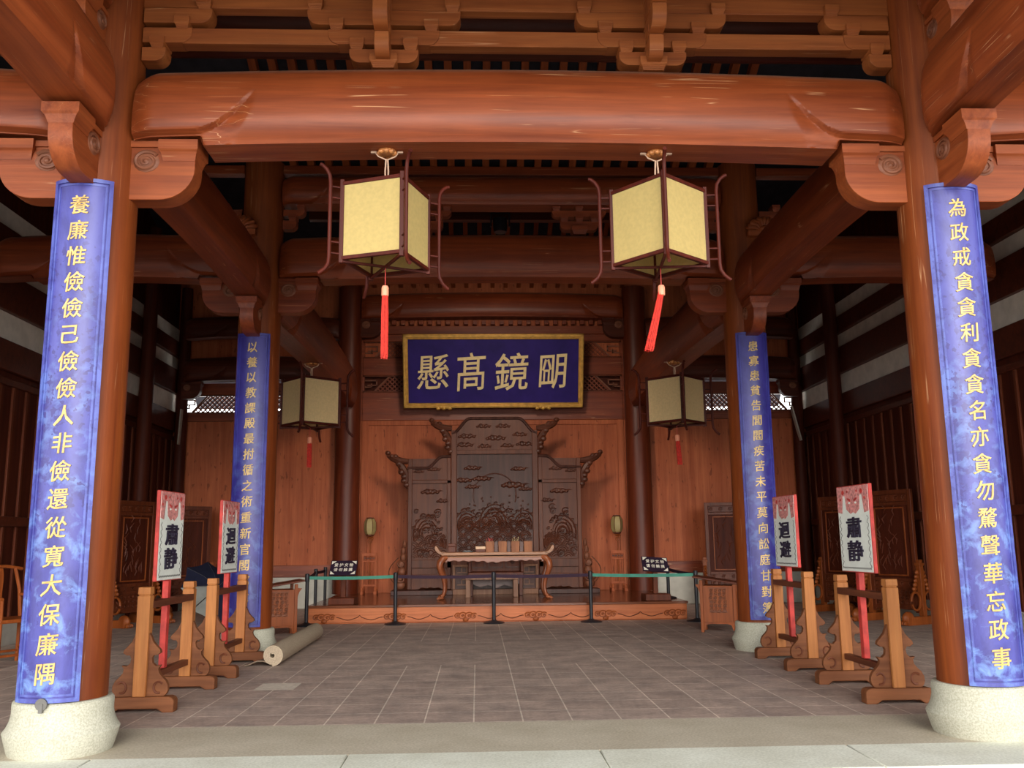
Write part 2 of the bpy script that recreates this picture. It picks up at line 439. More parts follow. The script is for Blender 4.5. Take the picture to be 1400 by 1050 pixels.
def dup(o, label=None, loc=None, rz=None, group=None, mirror=False):
    c = o.copy(); COL.objects.link(c)
    for ch in o.children:
        d = ch.copy(); COL.objects.link(d); d.parent = c
        for g in ch.children:
            e = g.copy(); COL.objects.link(e); e.parent = d
    if label: c['label'] = label
    if group: c['group'] = group
    if loc is not None: c.location = loc
    if rz is not None: c.rotation_euler = (0, 0, rz)
    return c

def struct(o, label=None):
    o['kind'] = 'structure'
    if label: o['label'] = label
    return o

def lerp(a, b, t): return a + (b - a) * t

def arc(cx, cz, r, a0, a1, n=8):
    return [(cx + r * math.cos(math.radians(lerp(a0, a1, i / n))), cz + r * math.sin(math.radians(lerp(a0, a1, i / n)))) for i in range(n + 1)]

_glyphs = {}
def glyph(ch, bold=0.012, depth=0.02):
    """one written character as a unit mesh: x right, z up, front face towards -y, centred"""
    k = (ch, bold, depth)
    if k in _glyphs: return _glyphs[k]
    cu = bpy.data.curves.new('writing', 'FONT'); cu.body = ch; cu.size = 1.0
    cu.extrude = depth / 2; cu.bevel_depth = bold; cu.bevel_resolution = 0; cu.resolution_u = 2
    o = bpy.data.objects.new('writing', cu); COL.objects.link(o)
    bpy.context.view_layer.update()
    me = bpy.data.meshes.new_from_object(o.evaluated_get(bpy.context.evaluated_depsgraph_get()))
    xs = [v.co.x for v in me.vertices]; ys = [v.co.y for v in me.vertices]
    cx, cy = (min(xs) + max(xs)) / 2, (min(ys) + max(ys)) / 2
    vs = [(v.co.x - cx, -v.co.z, v.co.y - cy) for v in me.vertices]
    fs = [tuple(p.vertices) for p in me.polygons]
    bpy.data.objects.remove(o); bpy.data.curves.remove(cu); bpy.data.meshes.remove(me)
    _glyphs[k] = (vs, fs)
    return vs, fs

def write(mb, ch, x, y, z, w, h=None, bold=0.012, depth=0.02, shear=0.0, tilt=0.06):
    h = h or w
    vs, fs = glyph(ch, bold, depth)
    # strokes rise slightly to the right as brush writing does
    mb.add([(x + (px + shear * pz) * w, y + py * w, z + (pz + tilt * px) * h) for px, py, pz in vs], fs)

# ------------------------------------------------------------------ room shell
b = MB(); b.span((-9.5, 6.87, -0.25), (9.5, 10.02, 0)); b.span((-9.5, 12.4, -0.25), (9.5, 21.5, 0))
b.span((-9.5, 10.02, -0.25), (-1.2515, 12.4, 0)); b.span((0.8930, 10.02, -0.25), (9.5, 12.4, 0))
fl = struct(b.build('floor', 'floor', angle=0), 'grey-brown stone tile floor with pale joints')
b = MB(); b.span((-1.2515, 10.02, -0.25), (0.8930, 12.4, 0))
b.build('stone_slab', 'floorslab', fl, angle=0)['label'] = 'larger stone slabs on the central path'
b = MB(); b.add([(-2.34, 8.50, 0.003), (-1.985, 8.50, 0.003), (-1.985, 8.90, 0.003), (-2.34, 8.90, 0.003)], [(0, 1, 2, 3)])
b.build('replacement_tile', 'patch', fl, angle=0)['label'] = 'pale grey replacement tile'
b = MB(); b.span((-9.5, 5.93, -0.45), (9.5, 6.87, 0.0))
struct(b.build('trim_1', 'kerb', angle=0), 'grey granite threshold strip along the front of the floor')
b = MB()
for i in range(-6, 6): b.span((i * 1.55 + 0.41, 5.35, -0.45), (i * 1.55 + 1.955, 5.93, 0.002))
struct(b.build('trim_2', 'nosing', bevel=0.008), 'pale granite step nosing below the threshold strip')
b = MB()
b.add([(-20, -25, -0.45), (20, -25, -0.45), (20, 5.6, -0.45), (-20, 5.6, -0.45)], [(0, 1, 2, 3)])
struct(b.build('ground', 'yard', angle=0), 'pale courtyard paving in front of the hall')

# ceiling: porch slope, ridge, valley over the second row of columns, hall ridge, rear slope
def slab(b, y0, z0, y1, z1, x0=-6.9, x1=6.9, t=0.08):
    b.add([(x, y, z) for x in (x0, x1) for (y, z) in ((y0, z0), (y1, z1), (y1, z1 + t), (y0, z0 + t))],
          [(0, 1, 2, 3), (7, 6, 5, 4), (0, 4, 5, 1), (1, 5, 6, 2), (2, 6, 7, 3), (3, 7, 4, 0)])
b = MB()
slab(b, 3.0, 4.86, 8.6, 7.20); slab(b, 8.6, 7.20, 11.15, 6.0); slab(b, 11.15, 6.0, 14.9, 8.45); slab(b, 14.9, 8.45, 19.4, 6.62); slab(b, 19.4, 6.62, 21.4, 4.42)
ceil = struct(b.build('ceiling', 'roofboard', angle=0), 'dark roof tiles seen between the rafters')

raf = MB(); raf.box((0, 0, -0.06), (0.085, 1.0, 0.11))
raf_me = raf.mesh('roof_rafter', 'rafter', 0)
def rafters(y0, z0, y1, z1, x0, x1, step, label, group):
    n = int(round((x1 - x0) / step)); L = math.hypot(y1 - y0, z1 - z0); first = None
    for i in range(n + 1):
        o = put('roof_rafter', raf_me); o.scale = (1, L, 1)
        o.location = (x0 + i * step, (y0 + y1) / 2, (z0 + z1) / 2)
        o.rotation_euler = (math.atan2(z1 - z0, y1 - y0), 0, 0)
        tag(o, label, 'rafter', group)
rafters(8.65, 7.17, 11.05, 6.03, -2.86, 2.86, 0.22, 'brown rafter under dark tiles, seen above the upper beam of the second column row', 'rafters over the front bay')
rafters(15.0, 8.40, 19.0, 6.78, -2.80, 2.80, 0.28, 'dim rafter under dark tiles, seen behind the second row bracket clusters', 'rafters over the rear hall')

# side walls
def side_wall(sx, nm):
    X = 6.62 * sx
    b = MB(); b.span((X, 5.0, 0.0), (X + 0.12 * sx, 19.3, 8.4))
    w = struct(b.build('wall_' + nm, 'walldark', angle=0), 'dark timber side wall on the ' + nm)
    b = MB(); b.span((X - 0.06 * sx, 6.5, 0), (X, 19.0, 0.33)); b.build('skirting_stone', 'skirt', w, 0.01)
    b = MB()
    y = 6.6
    while y < 19.0:
        b.span((X - 0.035 * sx, y, 0.33), (X, y + 0.055, 3.40)); y += 0.36
    b.build('batten', 'batten', w, 0.006)
    b = MB(); b.span((X - 0.09 * sx, 6.5, 3.58), (X, 19.0, 3.98)); b.span((X - 0.05 * sx, 6.5, 3.40), (X, 19.0, 3.50))
    b.span((X - 0.07 * sx, 6.5, 1.55), (X, 19.0, 1.68))
    b.span((X - 0.10 * sx, 6.5, 4.36), (X, 19.0, 4.86)); b.span((X - 0.10 * sx, 6.5, 5.13), (X, 19.0, 5.45))
    b.build('tie_rail', 'darkbeam', w, 0.012)
    b = MB(); b.span((X - 0.02 * sx, 6.5, 3.98), (X, 19.0, 4.36)); b.span((X - 0.02 * sx, 6.5, 4.86), (X, 19.0, 5.13))
    b.span((X - 0.02 * sx, 6.5, 5.45), (X, 19.0, 5.75))
    b.build('plaster_band', 'plaster', w)
    return w
side_wall(-1, 'left'); side_wall(1, 'right')

# back wall: vertical boards, rails, stone skirting, lattice lights
YB = 18.95
b = MB()
b.span((-3.1, YB, 0.0), (3.1, YB + 0.1, 3.80))
for sx in (-1, 1): b.span((sx * 3.0, YB, 0.62), (sx * 6.74, YB + 0.1, 3.80))
for sx in (-1, 1): b.span((sx * 6.50, YB + 0.02, 0.0), (sx * 6.74, YB + 0.1, 4.9))
b.span((-6.62, YB + 0.02, 4.78), (6.62, YB + 0.1, 6.9))
wb = struct(b.build('wall_back', 'panel', angle=0), 'orange-brown boarded back wall')
b = MB()
for sx in (-1, 1): b.span((sx * 2.9, YB - 0.05, 0), (sx * 6.6, YB + 0.1, 0.62))
b.build('skirting_stone', 'skirt', wb, 0.01)
b = MB()
b.span((-2.74, YB - 0.03, 3.80), (2.74, YB + 0.1, 4.40)); b.span((-2.74, YB - 0.03, 4.76), (2.74, YB + 0.1, 5.13))
for sx in (-1, 1): b.span((sx * 2.70, YB - 0.02, 3.80), (sx * 3.25, YB + 0.1, 5.82))
b.span((-2.74, YB - 0.03, 5.49), (2.74, YB + 0.1, 5.64)); b.span((-2.74, YB - 0.06, 5.64), (2.74, YB + 0.1, 5.82))
for sx in (-1, 1):
    b.span((sx * 3.0, YB - 0.04, 3.80), (sx * 6.6, YB + 0.1, 3.97)); b.span((sx * 3.0, YB - 0.04, 4.36), (sx * 6.6, YB + 0.1, 4.60))
    b.span((sx * 3.0, YB - 0.04, 0.62), (sx * 6.6, YB + 0.02, 0.86))
b.build('rail', 'innerbeam', wb, 0.01)
b = MB()
for sx in (-1, 1):
    b.span((sx * 2.60, YB - 0.03, 0.29), (sx * 2.74, YB, 3.80))
b.span((-2.74, YB - 0.025, 3.70), (2.74, YB, 3.80)); b.span((-2.74, YB - 0.025, 0.29), (2.74, YB, 0.56))
b.build('frame_moulding', 'panel', wb, 0.006)
b = MB(); b.span((-2.74, YB + 0.12, 4.3), (2.74, YB + 0.2, 5.6)); b.build('backing_board', 'walldark', wb, angle=0)

def lattice(x0, x1, z0, z1, name, open_from, pitch=0.098):
    """panel of diagonal lattice with stepped fretwork at the outer end(s)"""
    o = thing(name, None, None, (0, YB, 0)); struct(o, 'timber lattice light in the back wall')
    del o['label']; o['label'] = 'diagonal timber lattice light in the back wall'
    f = MB()
    f.span((x0, -0.02, z0), (x1, 0.04, z0 + 0.03)); f.span((x0, -0.02, z1 - 0.03), (x1, 0.04, z1))
    f.build('lattice_frame', 'furniture', o)
    h = z1 - z0 - 0.06; a, c = z0 + 0.03, z1 - 0.03
    b = MB()
    xa, xb = x0 + 0.55, x1 - 0.55
    if open_from == 'R': xb = x1
    if open_from == 'L': xa = x0
    def clip(px, d):
        p, q = (px, a), (px + d * h, c)
        # keep inside a trapezium that leans outwards at its base
        lo = lambda z: xa - (0.30 if open_from != 'L' else 0) * (1 - (z - a) / h)
        hi = lambda z: xb + (0.30 if open_from != 'R' else 0) * (1 - (z - a) / h)
        pts = [(lerp(p[0], q[0], t / 12), lerp(p[1], q[1], t / 12)) for t in range(13)]
        pts = [k for k in pts if lo(k[1]) <= k[0] <= hi(k[1])]
        return (pts[0], pts[-1]) if len(pts) > 1 else None
    x = x0 - 1
    while x < x1 + 1:
        for d in (1, -1):
            k = clip(x, d)
            if k: b.bar((k[0][0], 0.01 * d, k[0][1]), (k[1][0], 0.01 * d, k[1][1]), 0.030, 0.024)
        x += pitch
    b.build('lattice', 'innerbeam', o, angle=0)
    b = MB()
    for side in ('L', 'R'):
        if open_from == side: continue
        e, s = (x0, 1) if side == 'L' else (x1, -1)
        b.bar((e + s * 0.25, 0, a), (e + s * 0.55, 0, c), 0.02, 0.03)
        b.span((e, -0.01, c - 0.09), (e + s * 0.30, 0.02, c - 0.065)); b.span((e + s * 0.28, -0.01, c - 0.19), (e + s * 0.305, 0.02, c - 0.065))
        b.span((e, -0.01, a + 0.07), (e + s * 0.2, 0.02, a + 0.095)); b.span((e + s * 0.17, -0.01, a + 0.07), (e + s * 0.195, 0.02, a + 0.16))
        b.span((e + s * 0.10, -0.01, c - 0.19), (e + s * 0.30, 0.02, c - 0.165))
    b.build('fret', 'swirl', o, angle=0)
    return o
lattice(-2.74, 2.74, 4.40, 4.76, 'window_1', 'N'); lattice(-2.74, 2.74, 5.13, 5.49, 'window_2', 'N')
lattice(-6.5, -3.2, 3.97, 4.36, 'window_3', 'R'); lattice(3.2, 6.5, 3.97, 4.36, 'window_4', 'L')
# ------------------------------------------------------------------ columns
def column(name, x, y, z0, ztop, mat, label, r=0.258, base=True, group=None, rtop=None):
    t = thing(name, label, 'column', (x, y, z0), 0, group)
    zb = 0.325 if base else 0.0
    b = MB(); rt_ = rtop or r * 0.94; n = 8
    b.lathe([(lerp(r, rt_, (i / n) ** 2), lerp(zb, ztop - z0, i / n)) for i in range(n + 1)], 40)
    b.build('shaft', mat, t)
    if base:
        k = r / 0.258
        prof = [(0.305, 0), (0.316, 0.03), (0.334, 0.095), (0.3435, 0.132), (0.341, 0.138), (0.325, 0.160), (0.308, 0.195), (0.298, 0.24),
                (0.299, 0.295), (0.296, 0.315), (0.285, 0.327), (0.20, 0.328)]
        b = MB(); b.lathe([(q * k, z) for q, z in prof], 48); b.build('stone_base', 'basestone', t, angle=28)
    return t
D1, D2, D3, W = 6.21, 10.97, 18.75, 3.0
ZD = 0.295
column('timber_column', -W, D1, 0, 6.1, 'column', 'front left orange timber column with the longer-worn blue couplet board')
column('timber_column', W, D1, 0, 6.1, 'column', 'front right orange timber column on a pale stone base')
column('timber_column', -W, D2, 0, 6.0, 'column', 'second row left timber column, behind the rolled carpet')
column('timber_column', W, D2, 0, 6.0, 'column', 'second row right timber column, beside the right carved cabinet')
column('rear_column', -W, D3, ZD, 6.6, 'column_shaded', 'dark rear column left of the blue plaque', base=False)
column('rear_column', W, D3, ZD, 6.6, 'column_shaded', 'dark rear column right of the blue plaque', base=False)
for sx, s in ((-1, 'left'), (1, 'right')):
    column('wall_column', sx * 6.42, 16.75, 0, 7.2, 'walldark', 'dark column against the %s side wall, nearer the front' % s, r=0.13, base=False)
    column('wall_column', sx * 6.42, 18.80, 0, 6.6, 'walldark', 'dark corner column where the %s side wall meets the back wall' % s, r=0.12, base=False)

# ------------------------------------------------------------------ moon beams (cambered beams with a crescent cut at each end)
_beams = {}
def beam_mesh(L, H, T, mat, arch=0.06, cres=0.87, cut=0.0):
    k = (round(L, 3), H, T, mat, arch, cres, cut)
    if k in _beams: return _beams[k]
    # stations, dense near the ends
    half = []
    x = 0.0
    while x < min(cres + 0.1, L / 2 - 0.05): half.append(x); x += 0.0125
    rest = L / 2 - half[-1]; n = max(4, int(rest / 0.12))
    half += [half[-1] + rest * (i + 1) / n for i in range(n)]
    xs = half + [L - h for h in reversed(half[:-1])]
    # section
    wb = T * 0.34; sec = []
    zc = 0.36 * H
    zs = [0.0, 0.012, 0.03] + [0.03 + 0.60 * H * i / 40 for i in range(1, 41)] + [0.03 + 0.60 * H + (0.97 * H - 0.03 - 0.60 * H) * (i / 8) for i in range(1, 9)]
    def half_w(z):
        if z <= 0.03: return wb + 0.015 * min(1, z / 0.03)
        if z < zc:
            u = (zc - z) / (zc - 0.03)
            return lerp(T / 2, wb + 0.015, u ** 2.4)
        u = (z - zc) / (H - zc)
        return T / 2 * max(0.0, 1 - u ** 2.5) ** (1 / 2.1)
    right = [(half_w(z), z) for z in zs]
    sec = [(-w, z) for w, z in right] + [(0, H)] + [(w, z) for w, z in reversed(right)]
    ns = len(sec)
    def fn(i, j):
        xx = xs[i]; e = min(xx, L - xx)
        y, z = sec[j]
        ca = math.sin(PI * xx / L) ** 0.8 if 0 < xx < L else 0
        # crescent recess on the lower flank
        zcur = cut + 0.035 if e < 0.45 * cres / 0.87 else cut + 0.035 + 0.32 * H / 0.62 * ((e - 0.45 * cres / 0.87) / (cres * 0.483)) ** 1.9
        if 0 < z < zcur and e < cres and abs(y) > 0.02:
            if e < 0.45 * cres / 0.87: kk = 1.0
            else:
                q = (e - 0.45 * cres / 0.87) / (cres * 0.483)
                kk = max(0.0, 1 - (zcur - z) / (0.13 + 0.3 * (1 - q))) * (1 - q * q)
            ss = min(1.0, (zcur - z) / 0.022); kk *= ss * ss * (3 - 2 * ss)
            y -= math.copysign(0.055 * kk, y)
        if e < 0.16:
            q = math.sin(PI / 2 * e / 0.16)
            y *= 0.72 + 0.28 * q
            z = z * (0.90 + 0.10 * q) if z > 0.2 * H else z
        if cut: z = max(z, cut * min(1.0, max(0.0, (0.495 - e) / 0.02)))
        return (xx - L / 2, y, z + arch * ca)
    b = MB(); b.grid(fn, len(xs), ns, closed_v=True)
    nl = len(xs)
    b.f.append(tuple(range(ns))); b.f.append(tuple((nl - 1) * ns + j for j in range(ns - 1, -1, -1)))
    _beams[k] = b.mesh('cambered_beam', mat, 32)
    return _beams[k]
def beam(x, y, z, L, H, T, mat, label, rz=0, arch=0.06, cres=0.87, cat='beam', cut=0.0):
    o = put('cambered_beam', beam_mesh(L, H, T, mat, arch, cres, cut), None, 0, (x, y, z), rz)
    return tag(o, label, cat)
beam(0, D1, 4.01, 5.50, 0.61, 0.44, 'beam', 'great front beam between the two front columns, the lanterns hang under it', cut=0.072)
beam(-4.72, D1, 4.01, 2.96, 0.61, 0.44, 'beam', 'front beam of the left side bay, cut by the left edge of the view', cut=0.072)
beam(4.72, D1, 4.01, 2.96, 0.61, 0.44, 'beam', 'front beam of the right side bay, cut by the right edge of the view', cut=0.072)
R90 = PI / 2
for sx, s in ((-1, 'left'), (1, 'right')):
    beam(sx * W, 4.77, 4.09, 2.40, 0.62, 0.42, 'beam', 'beam running from the front %s column out towards the courtyard' % s, R90, 0.05, 0.8)
    beam(sx * W, 8.59, 4.10, 4.26, 0.62, 0.42, 'innerbeam', 'beam from the front %s column back to the second row column' % s, R90, 0.06)
    beam(sx * W, 14.86, 4.02, 7.30, 0.84, 0.46, 'innerbeam', 'long dim beam from the second row %s column to the rear column, with the rear lantern under it' % s, R90, 0.10, 1.2)
    beam(sx * 4.72, D2, 4.44, 2.96, 0.58, 0.42, 'innerbeam', 'second row beam of the %s side bay' % s, cut=0.048)
    beam(sx * 4.72, 18.45, 4.52, 3.1, 0.50, 0.36, 'darkbeam', 'dark lower beam before the back wall of the %s side bay' % s)
    beam(sx * 4.72, 18.45, 5.42, 3.1, 0.45, 0.36, 'darkbeam', 'dark upper beam before the back wall of the %s side bay' % s)
    beam(sx * W, 5.00, 5.00, 1.90, 0.55, 0.36, 'beam', 'upper beam stub above the %s outward beam, at the top edge' % s, R90, 0.03, 0.6)
beam(0, D2, 4.44, 5.50, 0.58, 0.42, 'innerbeam', 'second row beam behind the two front lanterns', cut=0.048)
beam(0, D2, 5.44, 5.50, 0.40, 0.40, 'innerbeam', 'upper beam over the second row, between its brackets and the rafters', 0, 0.0, 0.6)
beam(0, D3, 5.90, 5.50, 0.55, 0.40, 'innerbeam', 'dark cambered beam above the blue plaque')

# ------------------------------------------------------------------ brackets under the beam ends
def scroll(b, cx, cz, r, y, turns=2.1, th=0.013):
    pts = []; n = 46
    for i in range(n + 1):
        a = 2 * PI * turns * i / n; q = lerp(r, r * 0.12, i / n)
        pts.append((cx + q * math.cos(a + 0.6), y, cz + 0.86 * q * math.sin(a + 0.6)))
    b.tube(pts, [lerp(th, th * 0.7, i / n) for i in range(n + 1)], 6)
    b.ball((cx, y, cz), (r * 0.25, th, r * 0.24), 10, 6)
def make_bracket(mat, L=0.47, H=0.43, T=0.17):
    arm = MB()
    prof = [(-0.02, -H), (L * 0.42, -H)] + arc(L * 0.42, -H * 0.46, H * 0.54, -90, 0, 9)[1:] 
    xm = max(p[0] for p in prof); s = (L - 0.015) / xm
    prof = [(p[0] * s if p[0] > 0 else p[0], p[1]) for p in prof]
    prof += [(L - 0.015, -0.13), (L * 0.5, -0.13), (L * 0.5, -0.045), (-0.02, -0.045)]
    arm.prism(prof, -T / 2, T / 2)
    blk = MB()
    bx0, bx1 = L * 0.44, L + 0.01; cx = (bx0 + bx1) / 2; w = bx1 - bx0
    d = T + 0.09
    blk.box((cx, 0, -0.035), (w, d, 0.07))
    # concave lower half
    n = 5
    for i in range(n):
        k0 = (i / n) ** 0.55; k1 = ((i + 1) / n) ** 0.55
        blk.taper((cx, 0, -0.07 - 0.075 * (i + 1) / n), (w - 0.05 * k1, d - 0.082 * k1), (w - 0.05 * k0, d - 0.082 * k0), 0.075 / n)
    led = MB(); led.span((-0.02, -T / 2 - 0.012, -0.045), (L * 0.47, T / 2 + 0.012, 0))
    sw = []
    for s in (-1, 1):
        q = MB(); q.ball((L * 0.25, s * T / 2, -0.15), (0.092, 0.012, 0.08), 18, 6); scroll(q, L * 0.25, -0.15, 0.088, s * (T / 2 + 0.008), 2.0, 0.015); sw.append(q.mesh('scroll_carving', 'swirl', 50))
    return arm.mesh('arm', mat), blk.mesh('bearing_block', mat, 25), led.mesh('ledge', mat), sw[0], sw[1]
BR = {k: make_bracket(k) for k in ('bracket', 'innerbeam', 'darkbeam')}
def bracket(x, y, z, rz, mat, label, sc=1.0):
    t = thing('beam_bracket', label, 'bracket', (x, y, z), rz)
    for nm, me in zip(('arm', 'bearing_block', 'ledge', 'scroll_carving', 'scroll_carving'), BR[mat]): put(nm, me, t, 0.004 if nm == 'arm' else 0)
    t.scale = (sc, sc, sc)
    return t
for sx, s in ((-1, 'left'), (1, 'right')):
    bracket(sx * 2.775, D1, 4.085, 0 if sx < 0 else PI, 'bracket', 'scroll-carved bracket under the %s end of the great front beam' % s)
    bracket(sx * 3.225, D1, 4.085, PI if sx < 0 else 0, 'bracket', 'scroll-carved bracket on the outer side of the front %s column' % s, 0.98)
    bracket(sx * W, D1 - 0.235, 4.085, -R90, 'bracket', 'narrow bracket facing the courtyard above the %s front blue couplet board' % s, 0.92)
    bracket(sx * 2.765, D2, 4.49, 0 if sx < 0 else PI, 'innerbeam', 'scroll-carved bracket under the %s end of the second row beam' % s)
    bracket(sx * 3.235, D2, 4.49, PI if sx < 0 else 0, 'innerbeam', 'scroll-carved bracket on the outer side of the second row %s column' % s)
    bracket(sx * W, D2 - 0.235, 4.11, -R90, 'innerbeam', 'narrow bracket facing forward above the %s rear blue couplet board' % s, 0.92)
    bracket(sx * 2.77, D3, 5.93, 0 if sx < 0 else PI, 'darkbeam', 'dark bracket under the %s end of the beam above the blue plaque' % s, 0.95)
    bracket(sx * W, D1 - 0.235, 4.98, -R90, 'bracket', 'upper forward bracket on the front %s column, at the top edge' % s, 0.75)
    bracket(sx * 6.30, 18.45, 4.54, PI if sx > 0 else 0, 'darkbeam', 'dark bracket at the wall end of the %s side bay lower beam' % s, 0.8)
    # ribbed shell blocks that fill the angle above the beams
    b = MB()
    for i in range(9):
        a = math.radians(20 + 140 * i / 8)
        b.tube([(0.03 * math.cos(a), 0, 0.03 * math.sin(a)), (0.12 * math.cos(a), -0.05, 0.12 * math.sin(a)), (0.20 * math.cos(a), -0.02, 0.17 * math.sin(a)), (0.22 * math.cos(a), 0.02, 0.185 * math.sin(a))], [0.012, 0.024, 0.034, 0.02], 7)
    b.ball((0, -0.02, 0.03), (0.07, 0.06, 0.05)); b.span((-0.2, -0.02, -0.05), (0.2, 0.06, 0.02))
    me = b.mesh('shell_carving', 'bracket', 50)
    tag(put('shell_carving', me, None, 0, (sx * 3.42, D1 - 0.16, 5.10)), 'ribbed shell carving over the outer front rails beside the %s column, at the top edge' % s, 'carving')
    tag(put('shell_carving', me, None, 0, (sx * 3.22, D2 - 0.30, 5.03)), 'ribbed shell carving on the second row %s column, above its depth beam' % s, 'carving')

# ------------------------------------------------------------------ bracket clusters and rails above the beams
def block(b, x, y, z, w, d, h):
    b.box((x, y, z + h * 0.72), (w, d, h * 0.56))
    n = 4
    for i in range(n):
        t0, t1 = i / n, (i + 1) / n
        k0 = lerp(0.76, 1, t0 ** 1.7); k1 = lerp(0.76, 1, t1 ** 1.7)
        b.taper((x, y, z + h * 0.44 * t0), (w * k0, d * k0), (w * k1, d * k1), h * 0.44 / n)
def arm_prof(x0, x1, z0, z1, r, cutl=True, cutr=True):
    p = []
    if cutl: p += [(x0 + r - r * math.sin(a), z0 + r - r * math.cos(a)) for a in [PI / 2 * i / 6 for i in range(6, -1, -1)]]
    else: p += [(x0, z0)]
    if cutr: p += [(x1 - r + r * math.sin(a), z0 + r - r * math.cos(a)) for a in [PI / 2 * i / 6 for i in range(7)]]
    else: p += [(x1, z0)]
    return p + [(x1, z1), (x0, z1)]
CM = {}
def cluster_meshes(key, mat, tiers, base, th, fwd, bw):
    if key in CM: return CM[key]
    out = []
    if base:
        b = MB(); block(b, 0, 0, base[1], base[0], base[0], base[2]); out.append(('base_block', b.mesh('base_block', mat, 25)))
    for (hw, z0, z1, bl, rr) in tiers:
        if base:
            b = MB(); b.prism(arm_prof(-hw, hw, z0, z1, rr), -th / 2, th / 2); out.append(('cross_arm', b.mesh('cross_arm', mat)))
        else:
            b = MB(); b.prism(arm_prof(0.252, hw, z0, z1, rr, False, True), -th / 2, th / 2); out.append(('cross_arm', b.mesh('cross_arm', mat)))
        for bx in bl:
            b = MB(); block(b, bx, 0, z1 - 0.008, bw, th + 0.05, 0.088); out.append(('bearing_block', b.mesh('bearing_block', mat, 25)))
    for (d, z0, z1) in fwd:
        b = MB()
        mt = Matrix.Rotation(R90, 4, 'Z')
        b.prism(arm_prof(-d, 0.1, z0, z1, 0.09, True, False), -0.052, 0.052, mt); out.append(('forward_arm', b.mesh('forward_arm', mat)))
        b = MB(); block(b, 0, -d + 0.06, z1 - 0.008, 0.115, 0.115, 0.088); out.append(('bearing_block', b.mesh('bearing_block', mat, 25)))
    CM[key] = out
    return out
def cluster(x, y, z, key, mat, label, tiers, base=(0.20, 0, 0.1), th=0.13, fwd=(), bw=0.108):
    t = thing('bracket_cluster', label, 'bracket cluster', (x, y, z))
    for nm, me in cluster_meshes(key, mat, tiers, base, th, fwd, bw): put(nm, me, t, 0.003)
    return t
TA = [(0.250, 0.045, 0.150, (-0.195, 0.195), 0.075), (0.405, 0.188, 0.305, (-0.345, 0.345), 0.08), (0.560, 0.343, 0.460, (-0.5, 0.5), 0.085)]
FA = [(0.22, 0.05, 0.20), (0.36, 0.21, 0.36), (0.50, 0.37, 0.52), (0.62, 0.53, 0.66)]
cluster(-1.013, D1, 4.672, 'A', 'rail', 'bracket cluster on top of the great front beam above the left lantern', TA, fwd=FA)
cluster(0.960, D1, 4.672, 'A', 'rail', 'bracket cluster on top of the great front beam above the right lantern', TA, fwd=FA)
TC = [(0.42, 0.045, 0.150, (0.36,), 0.075), (0.60, 0.188, 0.305, (0.53,), 0.08), (0.74, 0.343, 0.460, (0.68,), 0.085)]
for sx, s in ((-1, 'left'), (1, 'right')):
    for q, io in ((-sx, 'inner'), (sx, 'outer')):
        cluster(sx * W, D1, 4.672, 'Ac', 'rail', 'stepped bracket arms on the %s side of the front %s column top' % (io, s), TC, base=None).rotation_euler = (0, 0, 0 if q > 0 else PI)
TB = [(0.24, 0.06, 0.175, (-0.19, 0, 0.19), 0.07), (0.345, 0.235, 0.315, (-0.29, 0, 0.29), 0.07)]
cluster(-1.0, D2, 5.075, 'B', 'innerbeam', 'bracket cluster on the second row beam, half hidden by the left lantern', TB, (0.2, 0, 0.11), 0.12, (), 0.10)
cluster(0.955, D2, 5.075, 'B', 'innerbeam', 'bracket cluster on the second row beam, left of the right lantern', TB, (0.2, 0, 0.11), 0.12, (), 0.10)
TBc = [(0.42, 0.06, 0.175, (0.37,), 0.07), (0.52, 0.235, 0.315, (0.47,), 0.07)]
for sx, s in ((-1, 'left'), (1, 'right')):
    for q, io in ((-sx, 'inner'), (sx, 'outer')):
        cluster(sx * W, D2, 5.075, 'Bc', 'innerbeam', 'stepped bracket arms on the %s side of the second row %s column' % (io, s), TBc, None, 0.12, (), 0.10).rotation_euler = (0, 0, 0 if q > 0 else PI)
def rail(x0, x1, y, z0, z1, th, mat, label, name='bracket_rail'):
    b = MB(); b.span((-(x1 - x0) / 2, -th / 2, 0), ((x1 - x0) / 2, th / 2, z1 - z0))
    return tag(b.build(name, mat, None, 0.006, loc=((x0 + x1) / 2, y, z0)), label, 'rail')
for s, x0, x1 in (('between the front columns', -2.76, 2.76), ('of the left side bay', -6.5, -3.24), ('of the right side bay', 3.24, 6.5)):
    rail(x0, x1, D1, 5.142, 5.300, 0.10, 'rail', 'upper horizontal rail over the front brackets %s, at the top edge' % s)
    rail(x0, x1, D2, 5.86, 5.97, 0.14, 'innerbeam', 'rafter plate over the second row %s' % s.replace('front', 'second row'))
for x0, x1, s in ((-2.47, -1.345, 'left length of the lower front rail, between column and left bracket cluster'), (-0.68, 0.63, 'middle length of the lower front rail, between the two front bracket clusters'), (1.29, 2.47, 'right length of the lower front rail, between the right bracket cluster and the column'),
                  (-6.4, -3.53, 'lower front rail of the left side bay'), (3.53, 6.4, 'lower front rail of the right side bay')):
    rail(x0, x1, D1, 4.858, 4.980, 0.11, 'rail', s)
rail(-2.74, 2.74, 12.6, 5.86, 5.98, 0.12, 'darkbeam', 'dark tie across the rear hall, carrying the ceiling spotlight', 'cross_tie')
tag(put('inner_purlin', (lambda q: (q.tube([(-6.5, 0, 0), (6.5, 0, 0)], 0.24, 20), q.mesh('inner_purlin', 'darkbeam'))[1])(MB()), None, 0, (0, 7.05, 5.52)), 'dark round purlin just behind the front bracket clusters', 'purlin')
b = MB()
for i in range(29): b.span((-2.66 + i * 0.19 - 0.045, -0.05, 0), (-2.66 + i * 0.19 + 0.045, 0.05, 0.09))
